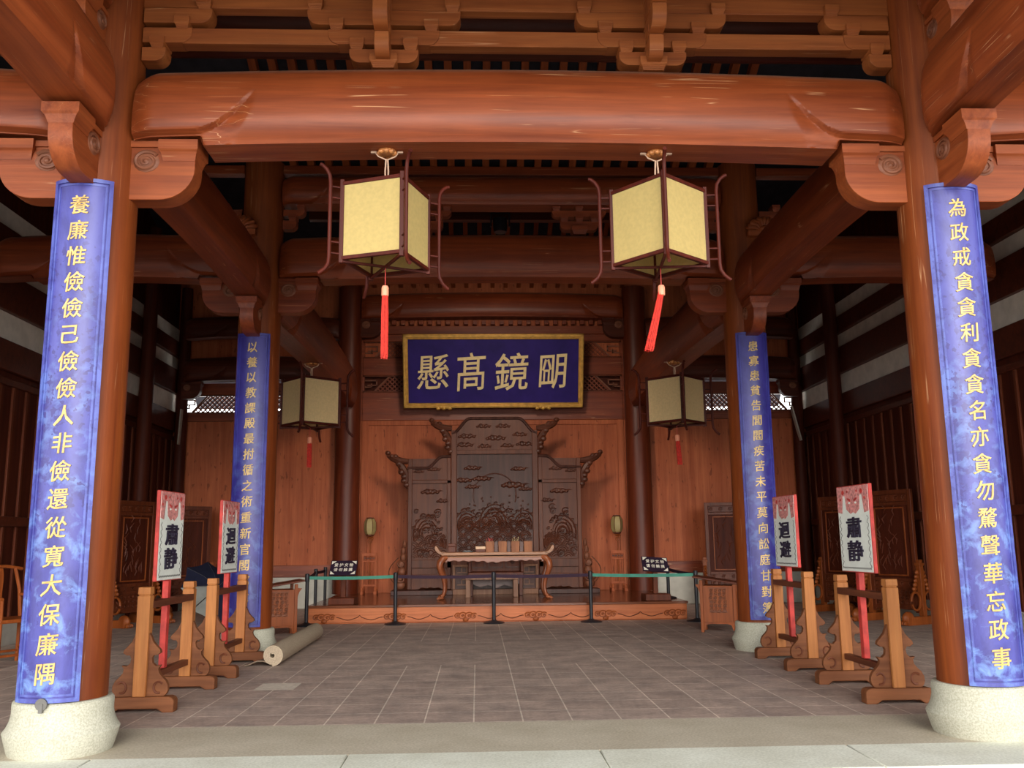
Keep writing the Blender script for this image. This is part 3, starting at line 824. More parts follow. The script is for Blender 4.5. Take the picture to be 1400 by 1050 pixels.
tag(b.build('trim_3', 'innerbeam', None, 0.004, loc=(0, YB - 0.1, 5.83)), 'strip of small square blocks under the dark beam above the plaque', 'trim', kind='structure')

# ------------------------------------------------------------------ couplet boards
def couplet(x, y, z0, z1, half, R, text, zt, zb, ch, mats, label, hook, lean=0.0, top_hook=False):
    t = thing('couplet_board', label, 'couplet board', (x, y, 0))
    al = math.asin(half / R)
    def strip(b, a0, a1, za, zb_, r0, r1, n):
        b.grid(lambda i, j: ((r1 if j in (1, 2) else r0) * math.sin(lerp(a0, a1, i / n)), -(r1 if j in (1, 2) else r0) * math.cos(lerp(a0, a1, i / n)), (za if j in (0, 1) else zb_)), n + 1, 4, closed_v=True)
        k = len(b.v) - 4 * (n + 1)
        b.f.append((k, k + 1, k + 2, k + 3)); b.f.append(tuple(k + 4 * n + q for q in (3, 2, 1, 0)))
    Ri = R - 0.022
    b = MB(); strip(b, -al, al, z0, z1, Ri, R, 20)
    b.build('panel', mats[0], t, angle=30)
    e = 0.026 / R; b = MB()
    for (rr, off, w) in ((R + 0.010, 0.0, e), (R + 0.004, e * 1.35, e * 0.5)):
        strip(b, -al + off, -al + off + w, z0 + off * R, z1 - off * R, R - 0.002, rr, 3); strip(b, al - off - w, al - off, z0 + off * R, z1 - off * R, R - 0.002, rr, 3)
        strip(b, -al + off, al - off, z1 - off * R - w * R, z1 - off * R, R - 0.002, rr, 18); strip(b, -al + off, al - off, z0 + off * R, z0 + off * R + w * R, R - 0.002, rr, 18)
    b.build('rim', mats[1], t, angle=30)
    b = MB(); n = len(text)
    for i, c in enumerate(text):
        zc = lerp(zt, zb, i / (n - 1))
        g = MB(); write(g, c, 0, 0, 0, ch, ch * 1.05, 0.011, 0.08, 0.05, 0.07)
        b.add([((R - py * 1.0) * math.sin(px / R), -(R - py) * math.cos(px / R), pz + zc) for px, py, pz in g.v], g.f)
    b.build('gold_lettering', 'gold', t, angle=0)
    if hook:
        b = MB(); b.lathe([(0.0, -0.012), (0.036, -0.012), (0.036, 0.012), (0.0, 0.012)], 16, Matrix.Translation((0, -R - 0.012, z0 - 0.005)) @ Matrix.Rotation(R90, 4, 'X'))
        b.span((-0.012, -R - 0.03, z0 - 0.055), (0.012, -R - 0.01, z0)); b.build('bottom_clip', 'metal', t)
    if top_hook:
        b = MB(); b.prism(arc(0, z1 + 0.005, 0.075, 0, 180, 12), -R, -R + 0.03); b.build('hanging_tab', 'column', t)
    return t
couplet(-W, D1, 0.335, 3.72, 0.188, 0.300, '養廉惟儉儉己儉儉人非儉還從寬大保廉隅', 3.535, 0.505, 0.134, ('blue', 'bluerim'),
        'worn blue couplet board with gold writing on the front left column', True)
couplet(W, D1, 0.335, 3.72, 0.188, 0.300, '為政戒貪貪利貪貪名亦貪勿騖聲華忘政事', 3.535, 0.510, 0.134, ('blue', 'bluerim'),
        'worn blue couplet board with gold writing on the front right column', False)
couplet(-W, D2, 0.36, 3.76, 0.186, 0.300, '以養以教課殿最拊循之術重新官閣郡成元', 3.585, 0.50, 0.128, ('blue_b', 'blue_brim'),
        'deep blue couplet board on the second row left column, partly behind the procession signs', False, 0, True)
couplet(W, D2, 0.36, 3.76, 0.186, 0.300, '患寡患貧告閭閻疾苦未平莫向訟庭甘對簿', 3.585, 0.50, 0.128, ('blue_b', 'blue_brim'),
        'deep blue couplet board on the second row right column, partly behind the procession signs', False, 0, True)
# ------------------------------------------------------------------ plaque
t = thing('plaque', 'large indigo plaque with four gold characters in a gilded frame, above the carved screen', 'plaque', (0, 18.62, 4.02))
TILT = Matrix.Rotation(math.atan2(0.50, 1.46), 4, 'X')   # leans forward at the top
PW, PH = 3.70, 1.53
def tl(b):
    b.v = [tuple(TILT @ Vector(p)) for p in b.v]; return b
b = MB(); b.span((-PW / 2 + 0.08, -0.01, 0.08), (PW / 2 - 0.08, 0.03, PH - 0.08)); tl(b).build('panel', 'plaqueblue', t)
b = MB()
for (w, d, off) in ((0.085, 0.05, 0), (0.045, 0.085, 0.015), (0.02, 0.06, 0.085)):
    for x in (-1, 1): b.span((x * (PW / 2 - off), -d, off), (x * (PW / 2 - off - w), 0.03, PH - off))
    b.span((-PW / 2 + off, -d, off), (PW / 2 - off, 0.03, off + w)); b.span((-PW / 2 + off, -d, PH - off - w), (PW / 2 - off, 0.03, PH - off))
tl(b).build('frame', 'goldframe', t, 0.006)
b = MB()
for c, x, z, w, h in (('懸', -1.235, 0.75, 0.70, 0.80), ('髙', -0.46, 0.755, 0.66, 0.84), ('鏡', 0.37, 0.75, 0.72, 0.82), ('朙', 1.22, 0.75, 0.64, 0.80)):
    write(b, c, x, -0.018, z, w, h, 0.006, 0.02, 0.06, 0.05)
tl(b).build('gold_lettering', 'goldpale', t, angle=0)
for x in (-1.02, 1.02):
    b = MB()
    for i in range(5): b.ball((x - 0.12 + 0.06 * i, -0.06, -0.0 + 0.025 * (i % 2)), (0.045, 0.03, 0.04), 8, 6)
    b.span((x - 0.15, -0.075, 0.03), (x + 0.15, -0.03, 0.06))
    tl(b).build('carved_clasp', 'goldframe', t)

for x in (-1.3, 1.3):
    b = MB(); b.span((x - 0.05, 0.0, 0.02), (x + 0.05, 0.30, 0.10)); b.build('rear_strut', 'innerbeam', t)
    b = MB(); b.bar((x, -0.44, 1.40), (x, 0.27, 1.45), 0.03, 0.03); b.build('hanging_rod', 'metal', t)

# ------------------------------------------------------------------ lanterns
def lantern(x, y, ztop, zbot, r, ang, hook_z, label, group=None, tassel=None, tilt=0.0, sc=1.0, paper='paper', tname='hanging_lantern'):
    """square rosewood frame lantern with paper panes and outward curling corner bars"""
    t = thing(tname, label, 'lantern', (x, y, zbot), 0, group)
    H = ztop - zbot
    P = [Vector((r * math.cos(math.radians(ang + 90 * k)), r * math.sin(math.radians(ang + 90 * k)), 0)) for k in range(4)]
    up_ = Vector((0, 0, 1)); pw = 0.030 * sc
    for k in range(4):
        b = MB(); d = P[k].normalized()
        b.bar(P[k] - up_ * 0.035 * sc, P[k] + up_ * (H + 0.03 * sc), pw, pw, None); b.build('corner_post', 'rosewood', t, 0.003)
    for z, nm in ((0.0, 'bottom_frame'), (H, 'top_frame')):
        fr = MB()
        for k in range(4): fr.bar(P[k] + up_ * z, P[(k + 1) % 4] + up_ * z, 0.026 * sc, 0.026 * sc)
        fr.build(nm, 'rosewood', t, 0.003)
    for k in range(4):
        a, c = P[k], P[(k + 1) % 4]; nrm = ((a + c) / 2).normalized(); b = MB()
        q = (c - a).normalized(); a2, c2 = a + q * pw * 0.4, c - q * pw * 0.4
        v = [a2 - nrm * 0.004, c2 - nrm * 0.004, c2 + nrm * 0.004, a2 + nrm * 0.004]
        b.add([p + up_ * 0.012 * sc for p in v] + [p + up_ * (H - 0.012 * sc) for p in v], [(0, 1, 2, 3), (7, 6, 5, 4), (0, 4, 5, 1), (1, 5, 6, 2), (2, 6, 7, 3), (3, 7, 4, 0)])
        b.build('paper_pane', paper, t, angle=0)
    br = MB()
    br.bar(P[0] - up_ * 0.02 * sc, P[2] - up_ * 0.02 * sc, 0.018 * sc, 0.018 * sc); br.bar(P[1] - up_ * 0.02 * sc, P[3] - up_ * 0.02 * sc, 0.018 * sc, 0.016 * sc)
    br.build('bottom_brace', 'rosewood', t)
    for k in range(4):
        d = P[k].normalized(); o = P[k] + d * 0.085 * sc
        pts = [o + d * 0.075 * sc + up_ * (-0.125 * sc), o + d * 0.062 * sc + up_ * (-0.118 * sc), o + d * 0.03 * sc + up_ * (-0.09 * sc), o + d * 0.006 * sc + up_ * (-0.05 * sc), o + up_ * 0.0, o + up_ * (H * 0.5),
               o + up_ * (H - 0.0), o + d * 0.006 * sc + up_ * (H + 0.05 * sc), o + d * 0.03 * sc + up_ * (H + 0.09 * sc), o + d * 0.062 * sc + up_ * (H + 0.115 * sc), o + d * 0.078 * sc + up_ * (H + 0.118 * sc)]
        b = MB(); b.tube(pts, 0.0135 * sc, 8); cb = b.build('curled_corner_bar', 'rosewood', t, angle=50)
        for z in (0.03, 0.11, H / sc - 0.11, H / sc - 0.03):
            b = MB(); b.tube([P[k] + up_ * z * sc, o + up_ * z * sc], 0.007 * sc, 6); b.build('rung', 'rosewood', cb)
    # suspension
    b = MB(); hz = hook_z - zbot
    for s in (-1, 1):
        b.tube([(s * 0.09 * sc, 0, hz + 0.005), (s * 0.06 * sc, 0, hz - 0.035 * sc), (0.004 * s, 0, hz - 0.06 * sc)], 0.005 * sc, 6)
        b.tube([(0.006 * s, 0, hz - 0.055 * sc), (0.012 * s, 0.0, (hz + H) / 2), (0.004 * s, 0, H + 0.01)], 0.006 * sc, 6)
        b.bar((s * 0.075 * sc, 0, hz - 0.004), (s * 0.115 * sc, 0, hz - 0.004), 0.02, 0.012)
    b.bar(P[0] + up_ * H, P[2] + up_ * H, 0.016 * sc, 0.016 * sc); b.bar(P[1] + up_ * H, P[3] + up_ * H, 0.016 * sc, 0.016 * sc)
    b.build('hanging_cord', 'cord', t)
    b = MB(); b.ball((0, 0, hz), (0.068 * sc, 0.068 * sc, 0.028 * sc), 14, 8)
    for i in range(8):
        a = 2 * PI * i / 8; b.ball((0.05 * sc * math.cos(a), 0.05 * sc * math.sin(a), hz - 0.008), (0.024 * sc, 0.024 * sc, 0.022 * sc), 8, 6)
    b.build('ceiling_rose', 'rose', t)
    # tassel
    zt, zl = tassel
    zt -= zbot; zl -= zbot; dx = math.tan(tilt); L = zt - zl
    b = MB(); b.tube([(0, 0, -0.02), (0, 0, zt)], 0.003 * sc, 5); b.build('tassel_string', 'red', t)
    g = MB(); rr = random.Random(3)
    for i in range(46):
        a = rr.random() * 2 * PI; q = 0.024 * sc * math.sqrt(rr.random()); e = L * (0.93 + 0.07 * rr.random())
        sp = 1.0 + 0.75 * abs(dx) * 2
        x0, y0 = q * math.cos(a), q * math.sin(a)
        g.tube([(x0 * 0.75, y0 * 0.75, zt - 0.02), (x0 + dx * e * 0.35, y0, zt - e * 0.4), (x0 * sp + dx * e, y0 * sp, zt - e)], 0.0052 * sc, 4)
    ts = g.build('tassel', 'tassel', t, angle=60)
    b = MB(); b.lathe([(0.0, zt + 0.012), (0.02 * sc, zt + 0.01), (0.0255 * sc, zt - 0.005), (0.0255 * sc, zt - 0.06 * sc), (0.02 * sc, zt - 0.064 * sc)][::-1], 12)
    b.build('tassel_binding', 'tasselcap', ts)
    return t
lantern(-0.985, D1, 3.755, 3.215, 0.322, -65, 4.055, 'left front lantern of cream paper in a dark frame, its red tassel hanging straight', None, (3.045, 2.53))
lantern(0.968, D1, 3.755, 3.215, 0.335, -95, 4.055, 'right front lantern of cream paper in a dark frame, its red tassel swinging aside', None, (3.05, 2.58), math.radians(-13))
lantern(-2.98, 14.4, 3.835, 3.125, 0.46, -94, 4.13, 'dim rear lantern left of the plaque, between the left columns', None, (2.93, 2.46), 0, 1.45, 'paper_brightened')
lantern(2.86, 14.4, 3.835, 3.125, 0.46, -90, 4.13, 'dim rear lantern right of the plaque, between the right columns', None, (2.93, 2.46), math.radians(3), 1.45, 'paper_brightened')

# ------------------------------------------------------------------ ceiling spotlight
t = thing('ceiling_spotlight', 'small black ceiling spotlight high in the middle, behind the second row upper beam', 'spotlight', (0.0, 12.5, 5.86))
b = MB(); b.lathe([(0.0, -0.20), (0.09, -0.20), (0.105, -0.12), (0.10, 0.0), (0.0, 0.02)], 18); b.build('housing', 'black', t)
b = MB(); b.span((-0.14, -0.02, -0.12), (-0.12, 0.02, 0.1)); b.span((0.12, -0.02, -0.12), (0.14, 0.02, 0.1)); b.span((-0.14, -0.02, 0.08), (0.14, 0.02, 0.1)); b.build('yoke', 'black', t)

sl = bpy.data.lights.new('added_fill_lamp', 'SPOT'); sl.energy = 420; sl.spot_size = math.radians(100); sl.spot_blend = 0.9; sl.shadow_soft_size = 0.45; sl.color = (1.0, 0.86, 0.70)  # added fill light in the unlit fixture, lifts the back wall
so = bpy.data.objects.new('added_fill_lamp', sl); COL.objects.link(so); so.parent = t; so.location = (0, 0.05, -0.35)
so.rotation_euler = (math.radians(62), 0, 0)

# ------------------------------------------------------------------ dais
t = thing('dais', 'low orange-brown timber platform with carved cloud trim, under the desk and screen', 'platform', (0, 15.2, 0))
b = MB(); b.span((-3.08, 0.05, 0.0), (3.08, 3.60, 0.255)); b.span((-3.08, 0, 0.02), (3.08, 0.05, 0.255)); b.build('front_board', 'dais', t, 0.006)
b = MB(); b.span((-3.10, -0.02, 0.255), (3.10, 3.60, ZD)); b.build('floor_boards', 'daistop', t, 0.004)
for i in range(6):
    x = -2.82 + i * 1.14
    b = MB()
    for k, (dx, r) in enumerate(((-0.13, 0.055), (-0.05, 0.07), (0.05, 0.07), (0.13, 0.055))): scroll(b, x + dx, 0.105, r, -0.004, 1.6, 0.011)
    b.ball((x, 0, 0.045), (0.05, 0.02, 0.035))
    b.build('cloud_carving', 'cabinet', t)
for i in range(5):
    b = MB()
    x0 = -2.82 + i * 1.14 + 0.2; x1 = x0 + 0.74; pts = []
    for j in range(25):
        u = j / 24; pts.append((lerp(x0, x1, u), -0.004, 0.085 + 0.022 * math.cos(4 * PI * u) - (0.03 * math.exp(-((u - 0.5) / 0.03) ** 2) * -1)))
    b.tube(pts, 0.007, 5)
    b.build('trim_line', 'standrail', t)

# ------------------------------------------------------------------ carved screen
SY = 18.05
t = thing('carved_screen', 'tall dark three-part carved wooden screen with cloud and wave carving, behind the desk', 'screen', (0.0, SY, ZD))
fr = MB()
for x in (-0.80, 0.80): fr.span((x - 0.055, -0.07, 0.0), (x + 0.055, 0.07, 3.18))
fr.span((-0.80, -0.06, 2.70), (0.80, 0.06, 2.79)); fr.span((-0.80, -0.06, 0.55), (0.80, 0.06, 0.66))
for s in (-1, 1):
    fr.span((s * 1.70, -0.06, 0.10), (s * 1.62, 0.06, 2.62)); fr.span((s * 0.86, -0.05, 0.10), (s * 0.94, 0.05, 2.66))
    fr.span((s * 0.86, -0.05, 2.13), (s * 1.66, 0.05, 2.20)); fr.span((s * 0.86, -0.05, 0.50), (s * 1.66, 0.05, 0.66)); fr.span((s * 0.86, -0.05, 0.33), (s * 1.66, 0.05, 0.38))
fr.build('frame', 'screen2', t, 0.008)
b = MB(); b.span((-0.75, -0.02, 0.66), (0.75, 0.03, 2.72)); b.build('centre_panel', 'screen', t)
for s in (-1, 1):
    b = MB(); b.span((s * 0.92, -0.02, 0.14), (s * 1.63, 0.03, 2.62)); b.build('wing_panel', 'screen2', t)
    b = MB(); b.prism([(s * 0.92, 0.30), (s * 1.62, 0.30), (s * 1.62, 0.10), (s * 1.5, 0.10), (s * 1.42, 0.14), (s * 1.3, 0.12), (s * 1.27, 0.16), (s * 1.2, 0.12), (s * 1.1, 0.14), (s * 1.02, 0.10), (s * 0.92, 0.10)], -0.04, 0.02); b.build('apron', 'screen2', t)
def crest(w0, w1, z0, z1, zs, half=None):
    """cloud-shouldered top: flat crown that steps down in two curves"""
    def side(s):
        k = w0 * 0.55
        return [(s * w1, z0 + zs), (s * (w0 * 0.98), z0 + zs)] + [(s * lerp(w0 * 0.98, k, u / 10), z0 + zs + (z1 - z0 - zs) * (0.5 - 0.5 * math.cos(PI * u / 10))) for u in range(1, 11)]
    return side(-1), side(1)[::-1]
cl, cr = crest(0.86, 0.98, 2.79, 3.42, 0.33)
b = MB(); b.prism([(-0.86, 2.78)] + cl[1:] + cr[:-1] + [(0.86, 2.78)], -0.04, 0.03); b.build('centre_crest', 'screen2', t, 0.006)
b = MB(); b.tube([(x, -0.05, z) for x, z in cl[1:] + cr[:-1]], 0.030, 8); b.build('crest_moulding', 'screen', t)
for s in (-1, 1):
    pts = [(0.86, 2.66)] + [(lerp(1.02, 1.34, u / 10), 2.66 - 0.22 * (0.5 - 0.5 * math.cos(PI * u / 10))) for u in range(11)] + [(1.72, 2.44)]
    b = MB(); b.prism([(s * 0.86, 2.20)] + [(s * x, z) for x, z in pts] + [(s * 1.70, 2.20)], -0.035, 0.03); b.build('wing_crest', 'screen2', t, 0.006)
    b = MB(); b.tube([(s * x, -0.045, z) for x, z in pts], 0.028, 8); b.build('crest_moulding', 'screen', t)
rs = random.Random(11)
def carved_cloud(b, cx, cz, w, y=-0.03):
    for i in range(7):
        u = (i - 3) / 3
        b.ball((cx + u * w * 0.42, y, cz + 0.05 * w * (i % 2) - 0.02), (w * (0.17 - 0.05 * abs(u)), 0.028, w * (0.13 - 0.04 * abs(u))), 8, 6)
    scroll(b, cx - w * 0.18, cz + 0.03 * w, w * 0.12, y - 0.022, 1.5, 0.010); scroll(b, cx + w * 0.2, cz + 0.02 * w, w * 0.10, y - 0.02, 1.5, 0.010)
    b.tube([(cx + w * 0.4, y, cz - 0.01), (cx + w * 0.6, y, cz + 0.04 * w), (cx + w * 0.75, y, cz + 0.02 * w)], [0.02, 0.012, 0.004], 6)
def corner_scroll(s, x, z, h, nm='corner_scroll'):
    b = MB()
    # dragon-like curl reaching out and up from the post
    b.tube([(s * x, -0.01, z - h), (s * (x + 0.05), -0.01, z - h * 0.75), (s * (x + 0.04), -0.01, z - h * 0.45), (s * (x + 0.12), -0.01, z - h * 0.2), (s * (x + 0.2), -0.01, z)], [0.03, 0.055, 0.06, 0.075, 0.05], 8)
    for k in range(6):
        u = k / 5
        b.ball((s * (x + 0.03 + 0.13 * u + 0.03 * (k % 2)), -0.04, z - h * 0.85 + h * 0.8 * u), (0.06, 0.045, 0.055), 8, 6)
    b.tube([(s * (x + 0.0), -0.01, z + 0.02), (s * (x + 0.18), -0.01, z + 0.03), (s * (x + 0.32), -0.01, z + 0.10), (s * (x + 0.42), -0.01, z + 0.14)], [0.05, 0.075, 0.07, 0.03], 8)
    for k in range(4): b.ball((s * (x + 0.18 + 0.075 * k), -0.03, z + 0.05 + 0.035 * k + 0.03 * (k % 2)), (0.055, 0.05, 0.05), 8, 6)
    b.build(nm, 'carve', t)
for s in (-1, 1):
    corner_scroll(s, 0.84, 3.20, 0.52); corner_scroll(s, 1.70, 2.55, 0.52)
for (x, z, w) in ((-0.22, 3.27, 0.28), (0.17, 3.27, 0.28), (-0.55, 3.07, 0.34), (0.02, 3.03, 0.38), (0.5, 3.10, 0.28), (-0.6, 2.90, 0.34), (-0.2, 2.87, 0.26), (0.25, 2.88, 0.25), (0.6, 2.91, 0.34),
                  (-0.45, 2.44, 0.30), (0.46, 2.42, 0.28), (-0.62, 2.20, 0.32), (-0.26, 2.23, 0.34), (-0.45, 2.07, 0.26), (0.36, 2.10, 0.44), (0.60, 2.02, 0.24)):
    b = MB(); carved_cloud(b, x, z, w); b.build('cloud_carving', 'carve', t, angle=60)
for s in (-1, 1):
    for (x, z, w) in ((1.27, 1.98, 0.34), (1.02, 1.80, 0.24), (1.5, 2.38, 0.2), (1.2, 2.42, 0.24)):
        b = MB(); carved_cloud(b, s * x, z, w); b.build('cloud_carving', 'carve', t, angle=60)
b = MB(); b.tube([(x, -0.022, z + 1.90) for x, z in arc(0, 0, 0.42, -20, 200, 30)], 0.013, 6); b.build('moon_carving', 'carve', t)
def waves(b, x0, x1, z0, z1, w=0.20):
    z = z0; row = 0
    while z < z1:
        x = x0 + (w / 2 if row % 2 else 0)
        while x < x1 + w / 2:
            for r in (w * 0.52, w * 0.38, w * 0.22):
                p = [(xx, -0.022 - 0.006 * row % 2, zz) for xx, zz in arc(x, z, r, 12, 168, 8) if x0 <= xx <= x1]
                if len(p) > 1: b.tube(p, 0.011, 5)
            x += w
        z += w * 0.46; row += 1
def breaker(b, cx, cz, r, s):
    """a rearing, curling wave"""
    for k in range(4):
        q = r * (1 - 0.2 * k)
        p = [(cx + s * q * math.cos(a) * (0.9 if k else 1), -0.03, cz + q * math.sin(a) * 1.25) for a in [math.radians(lerp(200, 48 - 32 * k, i / 16)) for i in range(17)]]
        b.tube(p, [lerp(0.018, 0.010, i / 16) for i in range(17)], 5)
    for i in range(7):
        a = math.radians(15 + 24 * i); scroll(b, cx + s * r * 1.04 * math.cos(a), cz + r * 1.3 * math.sin(a), r * 0.15, -0.035, 1.4, 0.010)
    for i in range(9): b.ball((cx + s * r * rs.uniform(-0.6, 0.9), -0.03, cz + r * rs.uniform(0.1, 1.1)), (0.016, 0.014, 0.016), 6, 5)
b = MB(); waves(b, -0.73, 0.73, 0.68, 1.30, 0.22); b.build('wave_carving', 'carve', t, angle=60)
b = MB(); breaker(b, -0.55, 1.30, 0.24, 1); breaker(b, 0.55, 1.30, 0.24, -1); breaker(b, 0.0, 1.34, 0.30, 1); breaker(b, 0.0, 1.34, 0.22, -1)
for i in range(34): scroll(b, rs.uniform(-0.66, 0.66), rs.uniform(0.95, 1.62) , rs.uniform(0.045, 0.085), -0.04, rs.uniform(1.3, 2.0), 0.012)
for i in range(22): b.ball((rs.uniform(-0.68, 0.68), -0.03, rs.uniform(1.55, 1.9)), (0.018, 0.015, 0.018), 6, 5)
b.build('breaker_carving', 'carve', t, angle=60)
for s in (-1, 1):
    b = MB(); x0, x1 = sorted((s * 0.95, s * 1.61)); waves(b, x0, x1, 0.68, 1.12, 0.24); b.build('wave_carving', 'carve', t, angle=60)
    b = MB(); breaker(b, s * 1.32, 1.15, 0.27, -s); breaker(b, s * 1.12, 0.95, 0.16, s)
    for i in range(20): scroll(b, s * rs.uniform(1.00, 1.56), rs.uniform(0.74, 1.66), rs.uniform(0.04, 0.08), -0.04, rs.uniform(1.3, 2.0), 0.011)
    b.build('breaker_carving', 'carve', t, angle=60)
    b = MB(); b.span((s * 0.82, -0.26, 0), (s * 2.0, 0.20, 0.09)); b.build('base_board', 'screen', t, 0.008)
    b = MB()
    for k in range(7):
        u = k / 6; b.ball((s * (1.76 + 0.13 * (1 - u) * (0.6 + 0.4 * (k % 2))), -0.02, 0.18 + 0.78 * u), (0.10 * (1 - 0.6 * u), 0.06, 0.085), 10, 7)
    scroll(b, s * 1.82, 0.30, 0.10, -0.07, 1.7, 0.018); scroll(b, s * 1.82, 0.58, 0.085, -0.06, 1.7, 0.016)
    b.tube([(s * (1.88 + 0.18 * math.sin(PI * i / 14)), -0.02, 0.15 + 0.55 * i / 14) for i in range(15)], 0.012, 6)
    b.build('side_scroll', 'swirl', t, angle=60)
b = MB(); b.span((-0.82, -0.20, 0.0), (0.82, 0.10, 0.10)); b.span((-0.80, -0.14, 0.52), (0.80, 0.05, 0.56)); b.span((-0.80, -0.14, 0.34), (0.80, 0.05, 0.37))
for x in (-0.80, -0.48, 0.48, 0.80): b.span((x - 0.025, -0.15, 0.1), (x + 0.025, 0.04, 0.56))
b.build('base_frame', 'stool', t, 0.006)
b = MB(); b.span((-0.78, -0.10, 0.10), (0.78, 0.0, 0.54)); b.build('base_panel', 'screen', t)
b = MB()
for s in (-1, 1):
    for z0 in (0.40, 0.17):
        b.span((s * 0.54, -0.125, z0), (s * 0.74, -0.105, z0 + 0.02)); b.span((s * 0.54, -0.125, z0 + 0.10), (s * 0.66, -0.105, z0 + 0.12)); b.span((s * 0.64, -0.125, z0 + 0.02), (s * 0.66, -0.105, z0 + 0.12)); b.span((s * 0.54, -0.125, z0 + 0.02), (s * 0.56, -0.105, z0 + 0.1))
b.build('base_fret', 'stool', t)

# ------------------------------------------------------------------ throne bench behind the desk
t = thing('throne_bench', 'dark low-backed bench seat between the desk and the carved screen', 'bench', (0.0, 17.58, ZD))
b = MB(); b.span((-0.52, -0.25, 0.36), (0.52, 0.25, 0.43)); b.build('seat', 'furniture', t, 0.01)
for sx in (-1, 1):
    for sy in (-1, 1):
        b = MB(); b.span((sx * 0.50, sy * 0.24, 0), (sx * 0.43, sy * 0.17, 0.36)); b.build('leg', 'furniture', t, 0.008)
b = MB(); b.span((-0.52, 0.19, 0.43), (0.52, 0.25, 0.80)); b.build('backrest', 'furniture', t, 0.01)
b = MB()
for x in (-0.33, 0.0, 0.33):
    b.span((x - 0.14, 0.17, 0.50), (x + 0.14, 0.19, 0.52)); b.span((x - 0.14, 0.17, 0.72), (x + 0.14, 0.19, 0.74)); b.span((x - 0.14, 0.17, 0.5), (x - 0.12, 0.19, 0.74)); b.span((x + 0.12, 0.17, 0.5), (x + 0.14, 0.19, 0.74))
    scroll(b, x, 0.62, 0.06, 0.18, 1.8, 0.01)
b.build('back_carving', 'carve', t)
for s in (-1, 1):
    b = MB(); b.span((s * 0.52, -0.2, 0.43), (s * 0.46, 0.2, 0.62)); b.build('armrest', 'furniture', t, 0.01)
b = MB(); b.prism([(-0.43, 0.36), (0.43, 0.36), (0.43, 0.22), (0.3, 0.16), (0.15, 0.2), (0, 0.14), (-0.15, 0.2), (-0.3, 0.16), (-0.43, 0.22)], -0.24, -0.21); b.build('apron', 'carve', t)

# ------------------------------------------------------------------ desk and stool
t = thing('magistrate_desk', 'long polished desk with upturned ends and curved legs on the dais', 'desk', (-0.045, 16.6, ZD))
b = MB(); b.span((-0.94, -0.34, 0.755), (0.94, 0.34, 0.81)); b.span((-0.92, -0.32, 0.715), (0.92, 0.32, 0.745)); b.build('top', 'desktop', t, 0.01)
for s in (-1, 1):
    b = MB(); b.prism([(s * 0.86, 0.795), (s * 0.96, 0.78)] + [(s * (0.96 + 0.09 * math.sin(PI / 2 * i / 8)), 0.79 + 0.115 * (i / 8) ** 1.6) for i in range(1, 9)] + [(s * 1.03, 0.93), (s * 1.00, 0.90), (s * 0.975, 0.85), (s * 0.93, 0.815), (s * 0.86, 0.812)], -0.34, 0.34)
    b.build('upturned_end', 'desktop', t, 0.004)
ap = [(-0.86, 0.72), (0.86, 0.72), (0.86, 0.62)] + [(lerp(0.84, -0.84, i / 60), 0.645 + 0.010 * math.sin(i * 1.05) + 0.02 * abs(math.cos(PI * i / 60)) - 0.012 * (1 if 24 < i < 36 else 0)) for i in range(61)] + [(-0.86, 0.62)]
b = MB(); b.prism(ap, -0.325, -0.295); b.prism(ap, 0.295, 0.325)
for s in (-1, 1): b.span((s * 0.86, -0.30, 0.64), (s * 0.83, 0.30, 0.72))
b.build('apron', 'desk', t, 0.003)
for sx in (-1, 1):
    for sy in (-1, 1):
        b = MB()
        pts = [(0.84, 0.72), (0.90, 0.70), (0.955, 0.64), (0.965, 0.56), (0.935, 0.46), (0.895, 0.36), (0.875, 0.25), (0.878, 0.15), (0.895, 0.085), (0.93, 0.05)]
        ra = [0.05, 0.058, 0.06, 0.055, 0.046, 0.038, 0.032, 0.030, 0.032, 0.036]
        b.tube([(sx * x, sy * (0.30 + (x - 0.88) * 0.5), z) for x, z in pts], ra, 10)
        lg = b.build('leg', 'desk', t, angle=60)
        b = MB(); b.ball((sx * 0.945, sy * 0.335, 0.032), (0.06, 0.055, 0.032), 12, 8)
        for k in (-1, 0, 1): b.ball((sx * 0.985, sy * 0.335 + 0.03 * k, 0.022), (0.03, 0.016, 0.022), 8, 6)
        b.build('claw_foot', 'desk', lg)
t = thing('stool', 'plain grey-brown stool in front of the dark bench, seen under the desk', 'stool', (-0.085, 17.10, ZD))
b = MB(); b.span((-0.48, -0.2, 0.31), (0.48, 0.2, 0.385)); b.build('seat', 'stool', t, 0.008)
for sx in (-1, 1):
    for sy in (-1, 1):
        b = MB(); b.span((sx * 0.475, sy * 0.19, 0), (sx * 0.39, sy * 0.12, 0.31)); b.build('leg', 'stool', t, 0.006)
ZT = ZD + 0.811
boxes = ['leftmost token box on the desk, holding red-tipped sticks', 'second token box from the left on the desk, with a dark stick', 'third token box from the left on the desk, holding pale bamboo sticks', 'rightmost empty token box on the desk']
